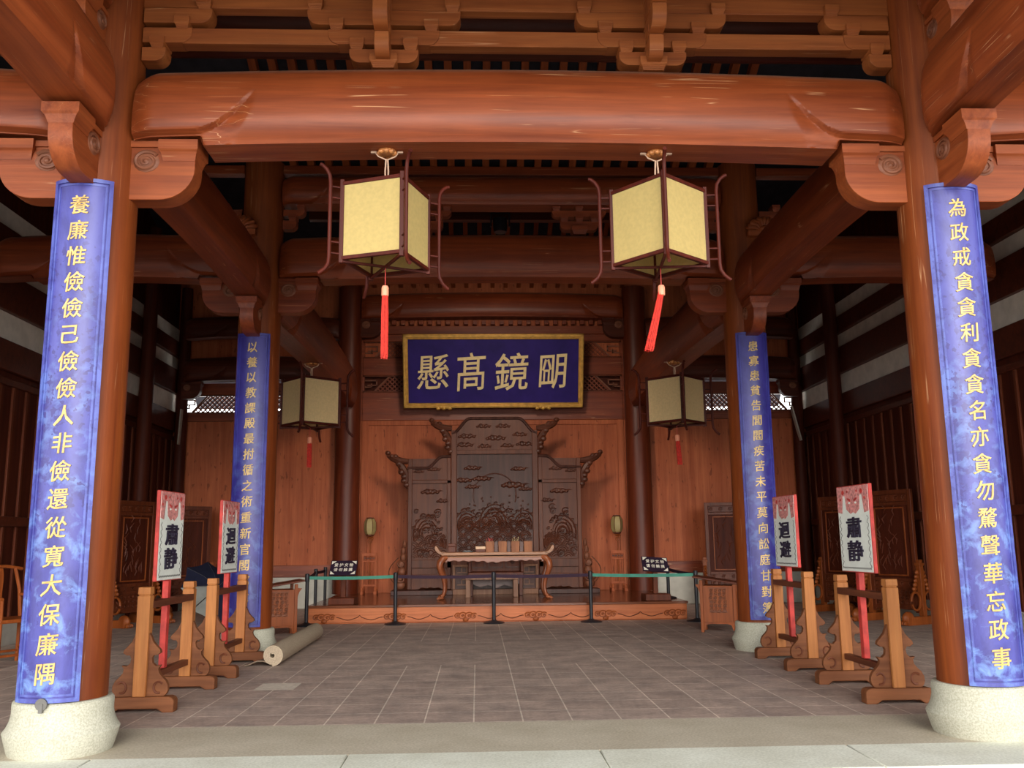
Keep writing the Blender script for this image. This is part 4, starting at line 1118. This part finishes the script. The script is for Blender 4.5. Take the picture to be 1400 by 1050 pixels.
for i, lab in enumerate(boxes):
    x = -0.125 + i * 0.228
    t = thing('token_box', lab, 'box', (x, 16.55, ZT), 0, 'token boxes on the desk')
    b = MB(); w0, w1 = 0.135, 0.155
    for s in (-1, 1):
        b.taper((s * 0.064, 0, 0), (0.014, w0), (0.016, w1), 0.185); b.taper((0, s * 0.064, 0), (w0, 0.014), (w1, 0.016), 0.185)
    b.box((0, 0, 0.008), (w0, w0, 0.016)); b.build('box_body', 'boxwood', t)
    b = MB()
    for s in (-1, 1): b.box((s * 0.074, 0, 0.183), (0.012, 0.160, 0.010)); b.box((0, s * 0.074, 0.183), (0.160, 0.012, 0.010))
    b.build('rim', 'boxwood', t)
    if i < 3:
        b = MB(); b.span((0.085, -0.045, 0), (0.140, 0.045, 0.175))
        for z in (0.04, 0.1): b.span((0.08, -0.05, z), (0.145, 0.05, z + 0.015))
        tag(b.build('carved_rack', 'carve', None, loc=(x, 16.55, ZT)), ['dark carved rack between the first and second token boxes', 'dark carved rack between the second and third token boxes', 'dark carved rack between the third and last token boxes'][i], 'rack', 'carved racks between the token boxes')
        n, mt_, nm = ((5, 'red', 'token'), (2, 'black', 'brush'), (4, 'bamboo', 'token'))[i]
        for k in range(n):
            a = -0.35 + 0.7 * k / max(1, n - 1); b = MB(); b.bar((0.02 * a * 3, 0.01 * k - 0.02, 0.02), (0.16 * a, 0.01 * k - 0.02, 0.235 + 0.025 * (k % 2)), 0.018, 0.006)
            o = b.build(nm + '_stick', mt_, None, loc=(x, 16.55, ZT))
            tag(o, {'red': 'red token stick standing in the leftmost token box', 'black': 'dark writing brush standing in the second token box', 'bamboo': 'pale bamboo token stick standing in the third token box'}[mt_], 'stick', {'red': 'red token sticks', 'black': 'dark brushes', 'bamboo': 'bamboo token sticks'}[mt_])
t = thing('seal_box', 'dark square seal box at the left end of the desk', 'box', (-0.80, 16.55, ZT))
b = MB(); b.span((-0.065, -0.065, 0), (0.065, 0.065, 0.10)); b.build('box_body', 'furniture', t, 0.006)
b = MB(); b.span((-0.07, -0.07, 0.10), (0.07, 0.07, 0.155)); b.build('lid', 'furniture', t, 0.008)
t = thing('ink_box', 'small pale block box just left of the token boxes', 'box', (-0.29, 16.5, ZT))
b = MB(); b.span((-0.085, -0.06, 0), (0.085, 0.06, 0.05)); b.build('box_body', 'furniture', t, 0.004)
b = MB(); b.span((-0.088, -0.063, 0.05), (0.088, 0.063, 0.10)); b.build('lid', 'paleblock', t, 0.004)
t = thing('ink_slab', 'flat dark ink slab lying left of the centre of the desk', 'ink slab', (-0.52, 16.5, ZT))
b = MB(); b.span((-0.09, -0.06, 0), (0.09, 0.06, 0.022)); b.build('slab', 'black', t, 0.004)
b = MB(); b.span((-0.075, -0.045, 0.022), (0.05, 0.045, 0.030)); b.build('grinding_face', 'metal', t, 0.002)
# ------------------------------------------------------------------ barrier posts and belts
def post(x, y, z0, h, label, small=False):
    t = thing('barrier_post', label, 'barrier post', (x, y, z0), 0, 'barrier posts around the dais')
    k = 0.8 if small else 1.0
    b = MB(); b.lathe([(0.17 * k, 0), (0.175 * k, 0.012), (0.16 * k, 0.022), (0.06 * k, 0.04), (0.035, 0.055)], 28); b.build('base_disc', 'black', t)
    b = MB(); b.lathe([(0.029, 0.04), (0.029, h - 0.12)], 16); b.build('tube', 'black', t)
    b = MB(); b.lathe([(0.034, h - 0.13), (0.036, h - 0.12), (0.036, h - 0.02), (0.031, h - 0.005), (0.0, h)], 16); b.build('belt_head', 'black', t)
    return t
posts = [(-3.06, 14.96, 0, 0.815, 'front barrier post at the left corner of the dais'), (-1.66, 15.0, 0, 0.82, 'second barrier post from the left, left of the desk'),
         (-0.085, 15.0, 0, 0.81, 'middle barrier post straight in front of the desk'), (1.475, 14.96, 0, 0.81, 'fourth barrier post from the left, right of the desk'),
         (3.155, 14.82, 0, 0.80, 'front barrier post at the right corner of the dais, beside the carved cabinet')]
for p in posts: post(*p)
rear = [(-3.33, 17.3, 0, 0.83, 'rear barrier post behind the left corner post'), (-3.36, 18.55, 0, 0.83, 'farthest left barrier post, beside the left notice'), (2.95, 16.0, ZD, 0.56, 'barrier post on the dais beside the right notice')]
for p in rear: post(*p, small=True)
def belt(a, c, mat, label, sag=0.012, hgt=0.05):
    b = MB(); A, C_ = Vector(a), Vector(c); n = 10
    side = (C_ - A).cross(Vector((0, 0, 1))).normalized() * 0.003
    def fn(i, j):
        u = i / n; p = A.lerp(C_, u) - Vector((0, 0, sag * 4 * u * (1 - u)))
        return p + Vector((0, 0, (hgt / 2) if j in (1, 2) else -hgt / 2)) + side * (1 if j in (2, 3) else -1)
    b.grid(fn, n + 1, 4, closed_v=True); b.f += [(0, 1, 2, 3), (4 * n + 3, 4 * n + 2, 4 * n + 1, 4 * n)]
    return tag(b.build('barrier_belt', mat, None, angle=0), label, 'barrier belt', 'barrier belts')
def bz(p): return p[2] + p[3] - 0.07
def ends(p, q, r=0.037):
    a, c = Vector((p[0], p[1], bz(p))), Vector((q[0], q[1], bz(q))); d = (c - a).normalized()
    return a + d * r, c - d * r
belt(*ends(posts[0], posts[1]), 'belt_green', 'green barrier belt in front of the left notice')
belt(*ends(posts[1], posts[2]), 'belt_dark', 'dark barrier belt across the left half of the desk')
belt(*ends(posts[2], posts[3]), 'belt_dark', 'dark barrier belt across the right half of the desk')
belt(*ends(posts[3], posts[4]), 'belt_green', 'green barrier belt in front of the right notice')
belt(*ends(posts[0], rear[0]), 'belt_dark', 'dark barrier belt running back from the left corner post')
belt(*ends(rear[0], rear[1]), 'belt_dark', 'dark barrier belt between the two rear left posts')
belt(*ends(posts[4], rear[2]), 'belt_dark', 'dark barrier belt from the right corner post to the post on the dais')

# ------------------------------------------------------------------ notices
def notice(x, y, rz, roll, label):
    t = thing('notice_stand', label, 'notice', (x, y, ZD), rz)
    b = MB(); b.taper((0, 0, 0), (0.43, 0.36), (0.42, 0.35), 0.11); b.build('foot', 'furniture', t, 0.01)
    b = MB(); b.span((-0.04, -0.03, 0.11), (0.04, 0.03, 0.52)); b.build('stem', 'furniture', t, 0.006)
    mt = Matrix.Translation((0, -0.03, 0.585)) @ Matrix.Rotation(roll, 4, 'Y') @ Matrix.Rotation(math.radians(-38), 4, 'X')
    b = MB(); b.box((0, 0, 0), (0.44, 0.025, 0.29), mt); p = b.build('notice_plate', 'signblack', t, 0.003)
    b = MB()
    for i, c in enumerate('爱护文物'): write(b, c, -0.125 + 0.083 * i, -0.014, 0.055, 0.066, 0.070, 0.016, 0.02)
    for i, c in enumerate('请勿触摸'): write(b, c, -0.125 + 0.083 * i, -0.014, -0.040, 0.066, 0.070, 0.016, 0.02)
    b.v = [tuple(mt @ Vector(v)) for v in b.v]; b.build('white_lettering', 'signtext', p, angle=0)
    b = MB()
    for sx in (-1, 1):
        for sz in (-1, 1):
            cx, cz = sx * 0.205, sz * 0.130
            b.prism([(cx, cz), (cx - sx * 0.075, cz), (cx - sx * 0.01, cz - sz * 0.055), (cx, cz - sz * 0.065)], -0.016, -0.010, mt)
    b.build('corner_ornament', 'signtext', p, angle=0)
notice(-2.56, 15.50, math.radians(-4), 0, 'black tilted notice with white writing on a foot, left end of the dais')
notice(2.63, 15.50, math.radians(3), math.radians(4), 'black tilted notice with white writing, slightly askew, right end of the dais')

# ------------------------------------------------------------------ standing lantern frames
def floor_lantern(x, y, label):
    t = thing('floor_lantern', label, 'floor lantern', (x, y, ZD), 0)
    b = MB()
    for s in (-1, 1): b.span((s * 0.145, -0.02, 0.1), (s * 0.115, 0.02, 0.80))
    b.span((-0.145, -0.018, 0.74), (0.145, 0.018, 0.80)); b.span((-0.145, -0.018, 0.62), (0.145, 0.018, 0.65)); b.span((-0.145, -0.018, 0.15), (0.145, 0.018, 0.19))
    for x_ in (-0.05, 0.05): b.span((x_ - 0.012, -0.012, 0.19), (x_ + 0.012, 0.012, 0.62))
    b.build('stand_frame', 'panel', t, 0.004)
    for s in (-1, 1):
        b = MB()
        b.span((s * 0.16, -0.16, 0), (s * 0.10, 0.16, 0.06)); b.ball((s * 0.13, -0.13, 0.09), (0.03, 0.035, 0.06), 8, 6); b.ball((s * 0.13, 0.13, 0.09), (0.03, 0.035, 0.06), 8, 6)
        b.build('foot', 'panel', t, 0.006)
    b = MB()
    for i in range(4): b.span((-0.09 + 0.055 * i - 0.015, -0.022, 0.68), (-0.09 + 0.055 * i + 0.02, 0.022, 0.71))
    b.build('fret_panel', 'furniture', t)
    b = MB(); b.tube([(0.01, 0, 0.18), (0.01, 0, 1.12)], 0.012, 8); b.build('pole', 'cabinet', t)
    b = MB(); scroll(b, 0.01, 1.02, 0.055, -0.02, 1.6, 0.012); scroll(b, 0.045, 1.06, 0.035, -0.02, 1.4, 0.01); b.ball((0.01, 0, 1.10), (0.06, 0.05, 0.02), 10, 6); b.build('carved_bracket', 'cabinet', t)
    b = MB(); b.lathe([(0.07, 1.15), (0.095, 1.175), (0.115, 1.23), (0.118, 1.32), (0.112, 1.40), (0.09, 1.455), (0.07, 1.47)], 6); b.build('lamp_shade', 'lampskin', t, angle=20)
    b = MB(); b.lathe([(0.05, 1.12), (0.078, 1.135), (0.078, 1.155), (0.05, 1.16)], 12); b.lathe([(0.06, 1.465), (0.075, 1.475), (0.075, 1.49), (0.02, 1.50)], 12)
    for k in range(6):
        a = PI / 3 * k; b.tube([(0.075 * math.cos(a), 0.075 * math.sin(a), 1.15), (0.119 * math.cos(a), 0.119 * math.sin(a), 1.235), (0.122 * math.cos(a), 0.122 * math.sin(a), 1.32), (0.116 * math.cos(a), 0.116 * math.sin(a), 1.40), (0.075 * math.cos(a), 0.075 * math.sin(a), 1.475)], 0.006, 5)
    b.build('shade_frame', 'furniture', t)
floor_lantern(-2.48, 18.45, 'standing lantern with a greenish shade left of the carved screen')
floor_lantern(2.46, 18.45, 'standing lantern with a greenish shade right of the carved screen')

# ------------------------------------------------------------------ procession boards and their stands
def make_stand(x, y, label, d=0.52):
    """stand of two footed uprights joined by two rails along y"""
    t = thing('board_stand', label, 'stand', (x, y, 0))
    for s in (-1, 1):
        b = MB(); Y = s * d
        b.prism([(-0.275, 0.0), (-0.19, 0.0), (-0.15, 0.028), (0.15, 0.028), (0.19, 0.0), (0.275, 0.0), (0.275, 0.085), (0.262, 0.108), (0.235, 0.118), (-0.235, 0.118), (-0.262, 0.108), (-0.275, 0.085)], Y - 0.055, Y + 0.055)
        b.build('foot', 'standfoot', t, 0.007)
        b = MB(); b.span((-0.05, Y - 0.045, 0.118), (0.05, Y + 0.045, 0.885)); b.span((-0.043, Y - 0.038, 0.885), (0.043, Y + 0.038, 0.897)); b.taper((0, Y, 0.897), (0.10, 0.09), (0.094, 0.084), 0.055)
        b.build('upright', 'stand', t, 0.004)
        for q in (-1, 1):
            pr = [(0.05, 0.118), (0.185, 0.118), (0.205, 0.135), (0.216, 0.165), (0.213, 0.20), (0.196, 0.235), (0.162, 0.268), (0.140, 0.295), (0.134, 0.325), (0.152, 0.352), (0.112, 0.346), (0.086, 0.37), (0.080, 0.405), (0.092, 0.428),
                  (0.118, 0.428), (0.146, 0.446), (0.140, 0.470), (0.110, 0.500), (0.082, 0.532), (0.066, 0.57), (0.05, 0.60)]
            b = MB(); b.prism([(q * a, c) for a, c in pr], Y - 0.022, Y + 0.022); sb = b.build('scroll_wing', 'standfoot', t, 0.003)
            b = MB(); b.tube([(q * (0.143 + 0.036 * math.cos(a)), Y - 0.023, 0.185 + 0.042 * math.sin(a)) for a in [math.radians(40 + 250 * i / 14) for i in range(15)]], 0.009, 6); b.build('carved_ring', 'standrail', sb)
    b = MB(); b.span((-0.03, -d + 0.03, 0.215), (0.03, d - 0.03, 0.265)); b.build('cross_rail', 'standrail', t, 0.004)
    b = MB()   # the upper rail is slotted to let the staff through
    for s in (-1, 1): b.span((s * 0.033, -d + 0.03, 0.785), (s * 0.052, d - 0.03, 0.84)); b.span((-0.05, s * (d - 0.03), 0.785), (0.05, s * 0.12, 0.84))
    b.build('slotted_rail', 'standrail', t, 0.003)
    return t
def make_board(x, y, sx, chars, label):
    """painted board on a red staff; its painted face looks to local +y' = the middle aisle"""
    t = thing('procession_board', label, 'procession board', (x, y, 0), (R90 - 0.05) if sx < 0 else -(R90 - 0.05))
    # local x runs along the hall, local -y faces the aisle
    Wd, Z0, Z1, T = (0.55 if sx < 0 else 0.61), 0.985, 1.735, 0.016
    b = MB(); b.span((-Wd / 2, -T, Z0), (Wd / 2, T, Z1)); b.build('board', 'red', t, 0.004)
    b = MB(); b.span((-Wd / 2 + 0.012, -T - 0.003, Z0 + 0.008), (Wd / 2 - 0.012, -T, Z1 - 0.008)); b.build('painted_face', 'signwhite', t)
    b = MB(); zt = Z1 - 0.008; w = Wd / 2 - 0.012
    b.prism([(-w, zt), (w, zt), (w, zt - 0.22), (w * 0.72, zt - 0.235), (w * 0.62, zt - 0.08), (w * 0.48, zt - 0.08), (w * 0.42, zt - 0.20), (w * 0.16, zt - 0.24), (0, zt - 0.225), (-w * 0.16, zt - 0.24), (-w * 0.42, zt - 0.20),
             (-w * 0.48, zt - 0.08), (-w * 0.62, zt - 0.08), (-w * 0.72, zt - 0.235), (-w, zt - 0.22)], -T - 0.006, -T - 0.003)
    pk = b.build('pink_mask', 'pink', t, angle=0)
    for s in (-1, 1):
        b = MB()
        b.prism([(s * 0.03, zt - 0.115), (s * 0.09, zt - 0.10), (s * 0.09, zt - 0.115), (s * 0.035, zt - 0.135)], -T - 0.009, -T - 0.006)
        b.build('red_brow', 'red', pk, angle=0)
        for (qx, qz, qr) in ((0.175, 0.05, 0.028), (0.23, 0.11, 0.018), (0.09, 0.045, 0.016)):
            b = MB(); b.ball((s * qx, -T - 0.006, zt - qz), (qr, 0.003, qr * 0.75), 8, 5); b.build('red_spot', 'red', pk, angle=0)
    b = MB()
    for s in (-1, 1): b.ball((s * 0.06, -T - 0.006, zt - 0.145), (0.020, 0.003, 0.009), 10, 6)
    b.build('white_eye', 'signwhite', pk, angle=0)
    b = MB(); write(b, chars[0], 0.0, -T - 0.005, Z0 + 0.385, 0.30, 0.185, 0.022, 0.02, 0, 0.03); write(b, chars[1], 0.0, -T - 0.005, Z0 + 0.185, 0.30, 0.185, 0.022, 0.02, 0, 0.03)
    b.build('ink_lettering', 'ink', t, angle=0)
    for s in (-1, 1):
        b = MB(); b.tube([(s * (w - 0.035 + 0.014 * math.sin(i * 1.3) + 0.006 * math.sin(i * 2.9)), -T - 0.004, Z0 + 0.04 + 0.012 * i) for i in range(38)], 0.0028, 4); b.build('border_line', 'metal', t, angle=0)
    b = MB(); b.tube([(-w + 0.03 + (2 * w - 0.06) * i / 40, -T - 0.004, Z0 + 0.030 + 0.014 * (i % 2)) for i in range(41)], 0.0028, 4); b.build('border_line', 'metal', t, angle=0)
    b = MB(); b.span((-0.03, -0.026, 0.27), (0.03, 0.026, Z0)); b.build('staff', 'red', t, 0.004)
    return t
# each staff stands on the lower rail and leans past the upper one on the aisle side
ST = [(-1, -2.985, 8.10, 0.56, 'left, nearer stand'), (-1, -2.965, 9.92, 0.58, 'left, farther stand'), (1, 2.955, 7.85, 0.50, 'right, nearer stand'), (1, 2.955, 9.68, 0.48, 'right, farther stand')]
SL = ['wooden stand nearest the front left column, holding a procession board', 'wooden stand just in front of the second row left column', 'wooden stand nearest the front right column, holding a procession board', 'wooden stand just in front of the second row right column']
BL = [('肅静', 'procession board lettered 肅静 in the nearer stand on the left'), ('迴避', 'procession board lettered 迴避 in the farther stand on the left'), ('肅静', 'procession board lettered 肅静 in the nearer stand on the right'), ('迴避', 'procession board lettered 迴避 in the farther stand on the right')]
for (sx, x, y, d, _), lab, (ch, bl) in zip(ST, SL, BL):
    make_stand(x, y, lab, d)
    make_board(x, y - 0.08 if sx < 0 else y + 0.06, sx, ch, bl)

# ------------------------------------------------------------------ rolled carpet
t = thing('rolled_carpet', 'rolled beige carpet lying on the floor beside the second row left column', 'carpet', (-2.53, 10.14, 0), math.radians(0.6))
r = 0.112; pts = []
for i in range(130):
    a = -PI / 2 + 2 * PI * 4.6 * i / 129; q = lerp(r, 0.030, i / 129); pts.append((q * math.cos(a), r + q * math.sin(a)))
flap = [(-0.34, 0.012), (-0.27, 0.030), (-0.20, 0.022), (-0.12, 0.006), (-0.05, 0.004)]
path = [(-x if False else x, z) for x, z in flap] + pts
def sheet(b, path, th, y0, y1):
    n = len(path)
    def fn(i, j):
        p = Vector(path[i]); a = Vector(path[max(0, i - 1)]); c = Vector(path[min(n - 1, i + 1)]); tt = (c - a).normalized(); nn = Vector((-tt[1], tt[0])) * th
        k = p + nn if j in (1, 2) else p
        return (k[0], y0 if j in (0, 1) else y1, max(0.001, k[1]))
    b.grid(fn, n, 4, closed_v=True); b.f += [(0, 1, 2, 3), (4 * n - 1, 4 * n - 2, 4 * n - 3, 4 * n - 4)]
b = MB(); sheet(b, pts, 0.0165, 0, 2.75); b.build('roll', 'carpet', t, angle=50)
b = MB()
def flapfn(i, j):
    yy = (0.02, 0.12, 0.22, 0.34, 0.8, 1.6, 2.7)[i]; wd = (0.29, 0.27, 0.20, 0.13, 0.12, 0.12, 0.12)[i]
    u = (j if j < 7 else 13 - j) / 6; z = 0.004 + 0.045 * math.sin(PI * min(1, u * 1.15)) * (1 - 0.5 * (i > 2))
    return (-wd * u - 0.01, yy, z + (0.012 if j >= 7 else 0))
b.grid(flapfn, 7, 14, closed_v=True); b.f += [tuple(range(14)), tuple(84 + 13 - q for q in range(14))]
b.build('loose_end', 'carpetback', t, angle=50)['label'] = 'darker loose end of the carpet showing its backing'

# ------------------------------------------------------------------ carved cabinets with sloping tops
def cabinet(x, y, rz, s, label):
    t = thing('carved_cabinet', label, 'cabinet', (x, y, 0), rz)
    for sx in (-1, 1):
        for sy in (-1, 1):
            b = MB(); b.span((sx * 0.25, sy * 0.22, 0), (sx * 0.205, sy * 0.175, 0.67 + (0.045 if sx * s > 0 else -0.01)))
            b.build('corner_post', 'cabinet', t, 0.005)
    b = MB(); b.span((-0.21, -0.205, 0.13), (0.21, 0.20, 0.64)); b.build('body', 'cabinet', t, 0.004)
    b = MB()
    b.prism([(-0.205, 0.14), (0.205, 0.14), (0.205, 0.03), (0.19, 0.03), (0.17, 0.10), (0.12, 0.115), (-0.12, 0.115), (-0.17, 0.10), (-0.19, 0.03), (-0.205, 0.03)], -0.215, -0.19); b.build('apron', 'cabinet', t, 0.003)
    b = MB(); b.prism([(-0.34, 0.70 - s * 0.05), (0.34, 0.70 + s * 0.05), (0.34, 0.725 + s * 0.05), (-0.34, 0.725 - s * 0.05)], -0.26, 0.26); b.build('sloping_top', 'furniture', t, 0.005)
    b = MB()
    for q in (-1, 1): b.prism([(q * 0.25, 0.66), (q * 0.31, 0.655), (q * 0.27, 0.60), (q * 0.25, 0.54)], -0.21, -0.19)
    b.build('spandrel', 'cabinet', t, 0.003)
    b = MB(); rr = random.Random(5)
    b.span((-0.125, -0.212, 0.27), (0.125, -0.204, 0.28)); b.span((-0.125, -0.212, 0.60), (0.125, -0.204, 0.61))
    for i in range(4):
        for j in range(6): scroll(b, -0.095 + 0.063 * i + rr.uniform(-.008, .008), 0.31 + 0.052 * j, 0.027, -0.208, rr.uniform(1.1, 1.8), 0.0065)
    for i in range(3): b.ball((-0.08 + 0.08 * i, -0.208, 0.285), (0.04, 0.008, 0.018), 8, 6)
    b.build('openwork_panel', 'swirl', t, angle=60)
    return t
cabinet(3.10, 13.20, math.radians(-20), -1, 'carved cabinet with a sloping top beside the second row right column')
cabinet(-3.22, 13.55, math.radians(20), 1, 'carved cabinet with a sloping top behind the second row left column')

# ------------------------------------------------------------------ standing screens of the side bays
def standing_screen(x, y, rz, label, w=0.86, h=2.02, group=None):
    t = thing('standing_screen', label, 'screen', (x, y, 0), rz, group)
    b = MB()
    for s in (-1, 1): b.span((s * w / 2, -0.03, 0.16), (s * (w / 2 - 0.07), 0.03, h))
    for z0, z1 in ((h - 0.07, h), (h - 0.24, h - 0.19), (0.62, 0.67), (0.50, 0.54), (0.20, 0.26)): b.span((-w / 2, -0.028, z0), (w / 2, 0.028, z1))
    b.build('frame', 'furniture', t, 0.006)
    b = MB(); b.span((-w / 2 + 0.06, -0.012, 0.25), (w / 2 - 0.06, 0.012, h - 0.05)); b.build('panel', 'walldark', t)
    b = MB(); b.span((-w / 2 + 0.15, -0.026, 0.70), (-w / 2 + 0.17, -0.01, h - 0.27)); b.span((w / 2 - 0.17, -0.026, 0.70), (w / 2 - 0.15, -0.01, h - 0.27)); b.span((-w / 2 + 0.15, -0.026, h - 0.29), (w / 2 - 0.15, -0.01, h - 0.27)); b.span((-w / 2 + 0.15, -0.026, 0.70), (w / 2 - 0.15, -0.01, 0.72))
    b.build('inner_moulding', 'cabinet', t, 0.003)
    b = MB(); rr = random.Random(9)
    for i in range(26):
        cx, cz = rr.uniform(-w / 2 + 0.2, w / 2 - 0.2), rr.uniform(0.78, h - 0.35); b.tube([(cx, -0.016, cz), (cx + rr.uniform(-.05, .05), -0.022, cz + 0.07), (cx + rr.uniform(-.08, .08), -0.014, cz + 0.16)], [0.004, 0.010, 0.003], 5)
    b.build('landscape_carving', 'furniture', t, angle=60)
    b = MB()
    for nm, zc, rw, nn, jj in (('top_frieze', h - 0.13, 0.045, 5, 1), ('middle_frieze', 0.58, 0.035, 5, 1), ('lower_openwork', 0.30, 0.034, 8, 3)):
        b = MB(); b.span((-w / 2 + 0.08, -0.018, zc - 0.05), (w / 2 - 0.08, -0.012, zc + 0.05 + 0.15 * (jj > 1)))
        for i in range(nn):
            for j in range(jj): scroll(b, -w / 2 + 0.13 + (w - 0.26) * i / (nn - 1), zc + 0.075 * j, rw, -0.02, 1.5, 0.008)
        b.build(nm, 'furniture', t, angle=60)
    for s in (-1, 1):
        X = s * (w / 2 + 0.035)
        b = MB(); b.span((X - 0.04, -0.04, 0.12), (X + 0.04, 0.04, 0.86)); b.span((X - 0.05, -0.05, 0.86), (X + 0.05, 0.05, 0.90)); b.span((X - 0.035, -0.035, 0.90), (X + 0.035, 0.035, 0.95)); b.build('side_post', 'cabinet', t, 0.005)
        b = MB(); b.span((X - 0.06, -0.40, 0.0), (X + 0.06, 0.40, 0.12))
        for q in (-1, 1):
            b.ball((X, q * 0.34, 0.10), (0.065, 0.12, 0.10), 10, 7)
            for k in range(3): b.ball((X - 0.04 + 0.04 * k, q * 0.44, 0.035), (0.02, 0.06, 0.035), 8, 5)
        b.build('claw_foot', 'cabinet', t, 0.006)
        b = MB()
        for q in (-1, 1):
            b.tube([(X, q * (0.14 + 0.10 * math.cos(a)), 0.34 + 0.13 * math.sin(a)) for a in [2 * PI * i / 18 for i in range(18)]], 0.020, 6)
            for k in range(5): b.ball((X, q * (0.15 - 0.022 * k), 0.52 + 0.06 * k), (0.03, 0.045, 0.035), 8, 6)
        b.build('openwork_wing', 'cabinet', t, angle=60)
    return t
standing_screen(6.12, 14.20, math.radians(-64), 'carved standing screen by the right side wall, just left of the front right column')
standing_screen(6.05, 16.10, math.radians(-66), 'carved standing screen by the right wall, half hidden by the nearer right procession board')
standing_screen(4.60, 17.80, math.radians(-10), 'carved standing screen before the back wall, peeping out left of the second row right column', 1.0, 2.0)
standing_screen(-6.05, 15.60, math.radians(66), 'dark carved standing screen by the left side wall, behind the front left column')
standing_screen(-5.85, 17.90, math.radians(35), 'dark carved standing screen in the left rear corner, behind the nearer left procession board', 0.8)

# ------------------------------------------------------------------ armchair at the far left, umbrella, loose boards
t = thing('armchair', 'old wooden armchair by the left wall, cut off by the front left couplet board', 'chair', (-5.55, 10.65, 0), math.radians(62))
b = MB(); b.span((-0.30, -0.25, 0.46), (0.30, 0.25, 0.50)); b.build('seat', 'cabinet', t, 0.01)
for sx in (-1, 1):
    b = MB(); b.tube([(sx * 0.28, -0.23, 0), (sx * 0.28, -0.23, 0.50), (sx * 0.29, -0.24, 0.72)], 0.020, 8); b.build('front_leg', 'cabinet', t)
    b = MB(); b.tube([(sx * 0.28, 0.23, 0), (sx * 0.28, 0.23, 0.50), (sx * 0.27, 0.26, 0.80), (sx * 0.25, 0.33, 1.04)], 0.020, 8); b.build('rear_leg', 'cabinet', t)
    b = MB(); b.tube([(sx * 0.27, 0.25, 0.74), (sx * 0.31, 0.05, 0.74), (sx * 0.30, -0.26, 0.72)], 0.018, 8); b.build('armrest', 'cabinet', t)
b = MB(); b.tube([(-0.33, 0.32, 1.03), (-0.15, 0.345, 1.06), (0.15, 0.345, 1.06), (0.33, 0.32, 1.03)], 0.020, 8); b.build('top_rail', 'cabinet', t)
b = MB(); b.grid(lambda i, j: ((-0.08 if j in (0, 1) else 0.08), 0.235 + 0.10 * (i / 10) ** 1.4 + 0.03 * math.sin(PI * i / 10 * 1.6) + (0.012 if j in (1, 2) else 0), 0.50 + 0.54 * i / 10), 11, 4, closed_v=True); b.build('back_splat', 'cabinet', t)
b = MB()
for z, y in ((0.12, -0.23), (0.12, 0.23)): b.bar((-0.28, y, z), (0.28, y, z), 0.03, 0.025)
for x in (-0.28, 0.28): b.bar((x, -0.23, 0.17), (x, 0.23, 0.17), 0.03, 0.025)
b.build('stretcher', 'cabinet', t)
t = thing('open_umbrella', 'open navy and grey umbrella resting on the floor behind the farther left procession board', 'umbrella', (-4.75, 15.6, 0.50), 0)
Ru = 0.58
mt = Matrix.Rotation(math.radians(-62), 4, 'X') @ Matrix.Rotation(math.radians(18), 4, 'Y')
def canopy(ks, nm, mat):
    b = MB()
    for k in ks:
        a0, a1 = PI / 4 * k, PI / 4 * (k + 1)
        def fn(i, j):
            u = i / 8; v = (j % 5) / 4; th_ = 0.006 if j >= 5 else 0
            if j >= 5: v = 1 - v
            a = lerp(a0, a1, v); chord = math.cos(PI / 8) / math.cos(a - (a0 + a1) / 2); sag = 1 - 0.06 * u * math.sin(PI * v)
            return (Ru * u * chord * sag * math.cos(a), Ru * u * chord * sag * math.sin(a), 0.20 * (1 - u ** 1.8) + th_)
        b.grid(fn, 9, 10, mt, closed_v=True)
    return b.build(nm, mat, t, angle=30)
canopy((0, 1, 4, 5, 6, 7), 'canopy', 'umbrella'); canopy((2, 3), 'grey_gore', 'umbrellagrey')
b = MB(); b.tube([(0, 0, 0.24), (0, 0, -0.50)], 0.008, 8, mt)
for k in range(8):
    a = PI / 4 * k; b.tube([(Ru * 0.98 * math.cos(a), Ru * 0.98 * math.sin(a), 0.0), (Ru * 0.5 * math.cos(a), Ru * 0.5 * math.sin(a), 0.135), (0, 0, 0.19)], 0.003, 4, mt)
b.build('shaft_and_ribs', 'metal', t)
b = MB(); b.tube([(0, 0, -0.50), (0, 0, -0.58), (0.03, 0, -0.61), (0.06, 0, -0.57)], 0.012, 8, mt); b.build('handle', 'black', t)
for sx, s in ((-1, 'left'), (1, 'right')):
    b = MB(); b.bar((0, 0, 0), (sx * -0.16 if sx > 0 else 0.03, 0, 0.72), 0.12, 0.03)
    tag(b.build('hanging_board', 'palewood', None, 0.004, loc=(sx * 6.40, 18.655, 3.30)), 'pale narrow board hung high beside the %s rear lattice' % s, 'board')
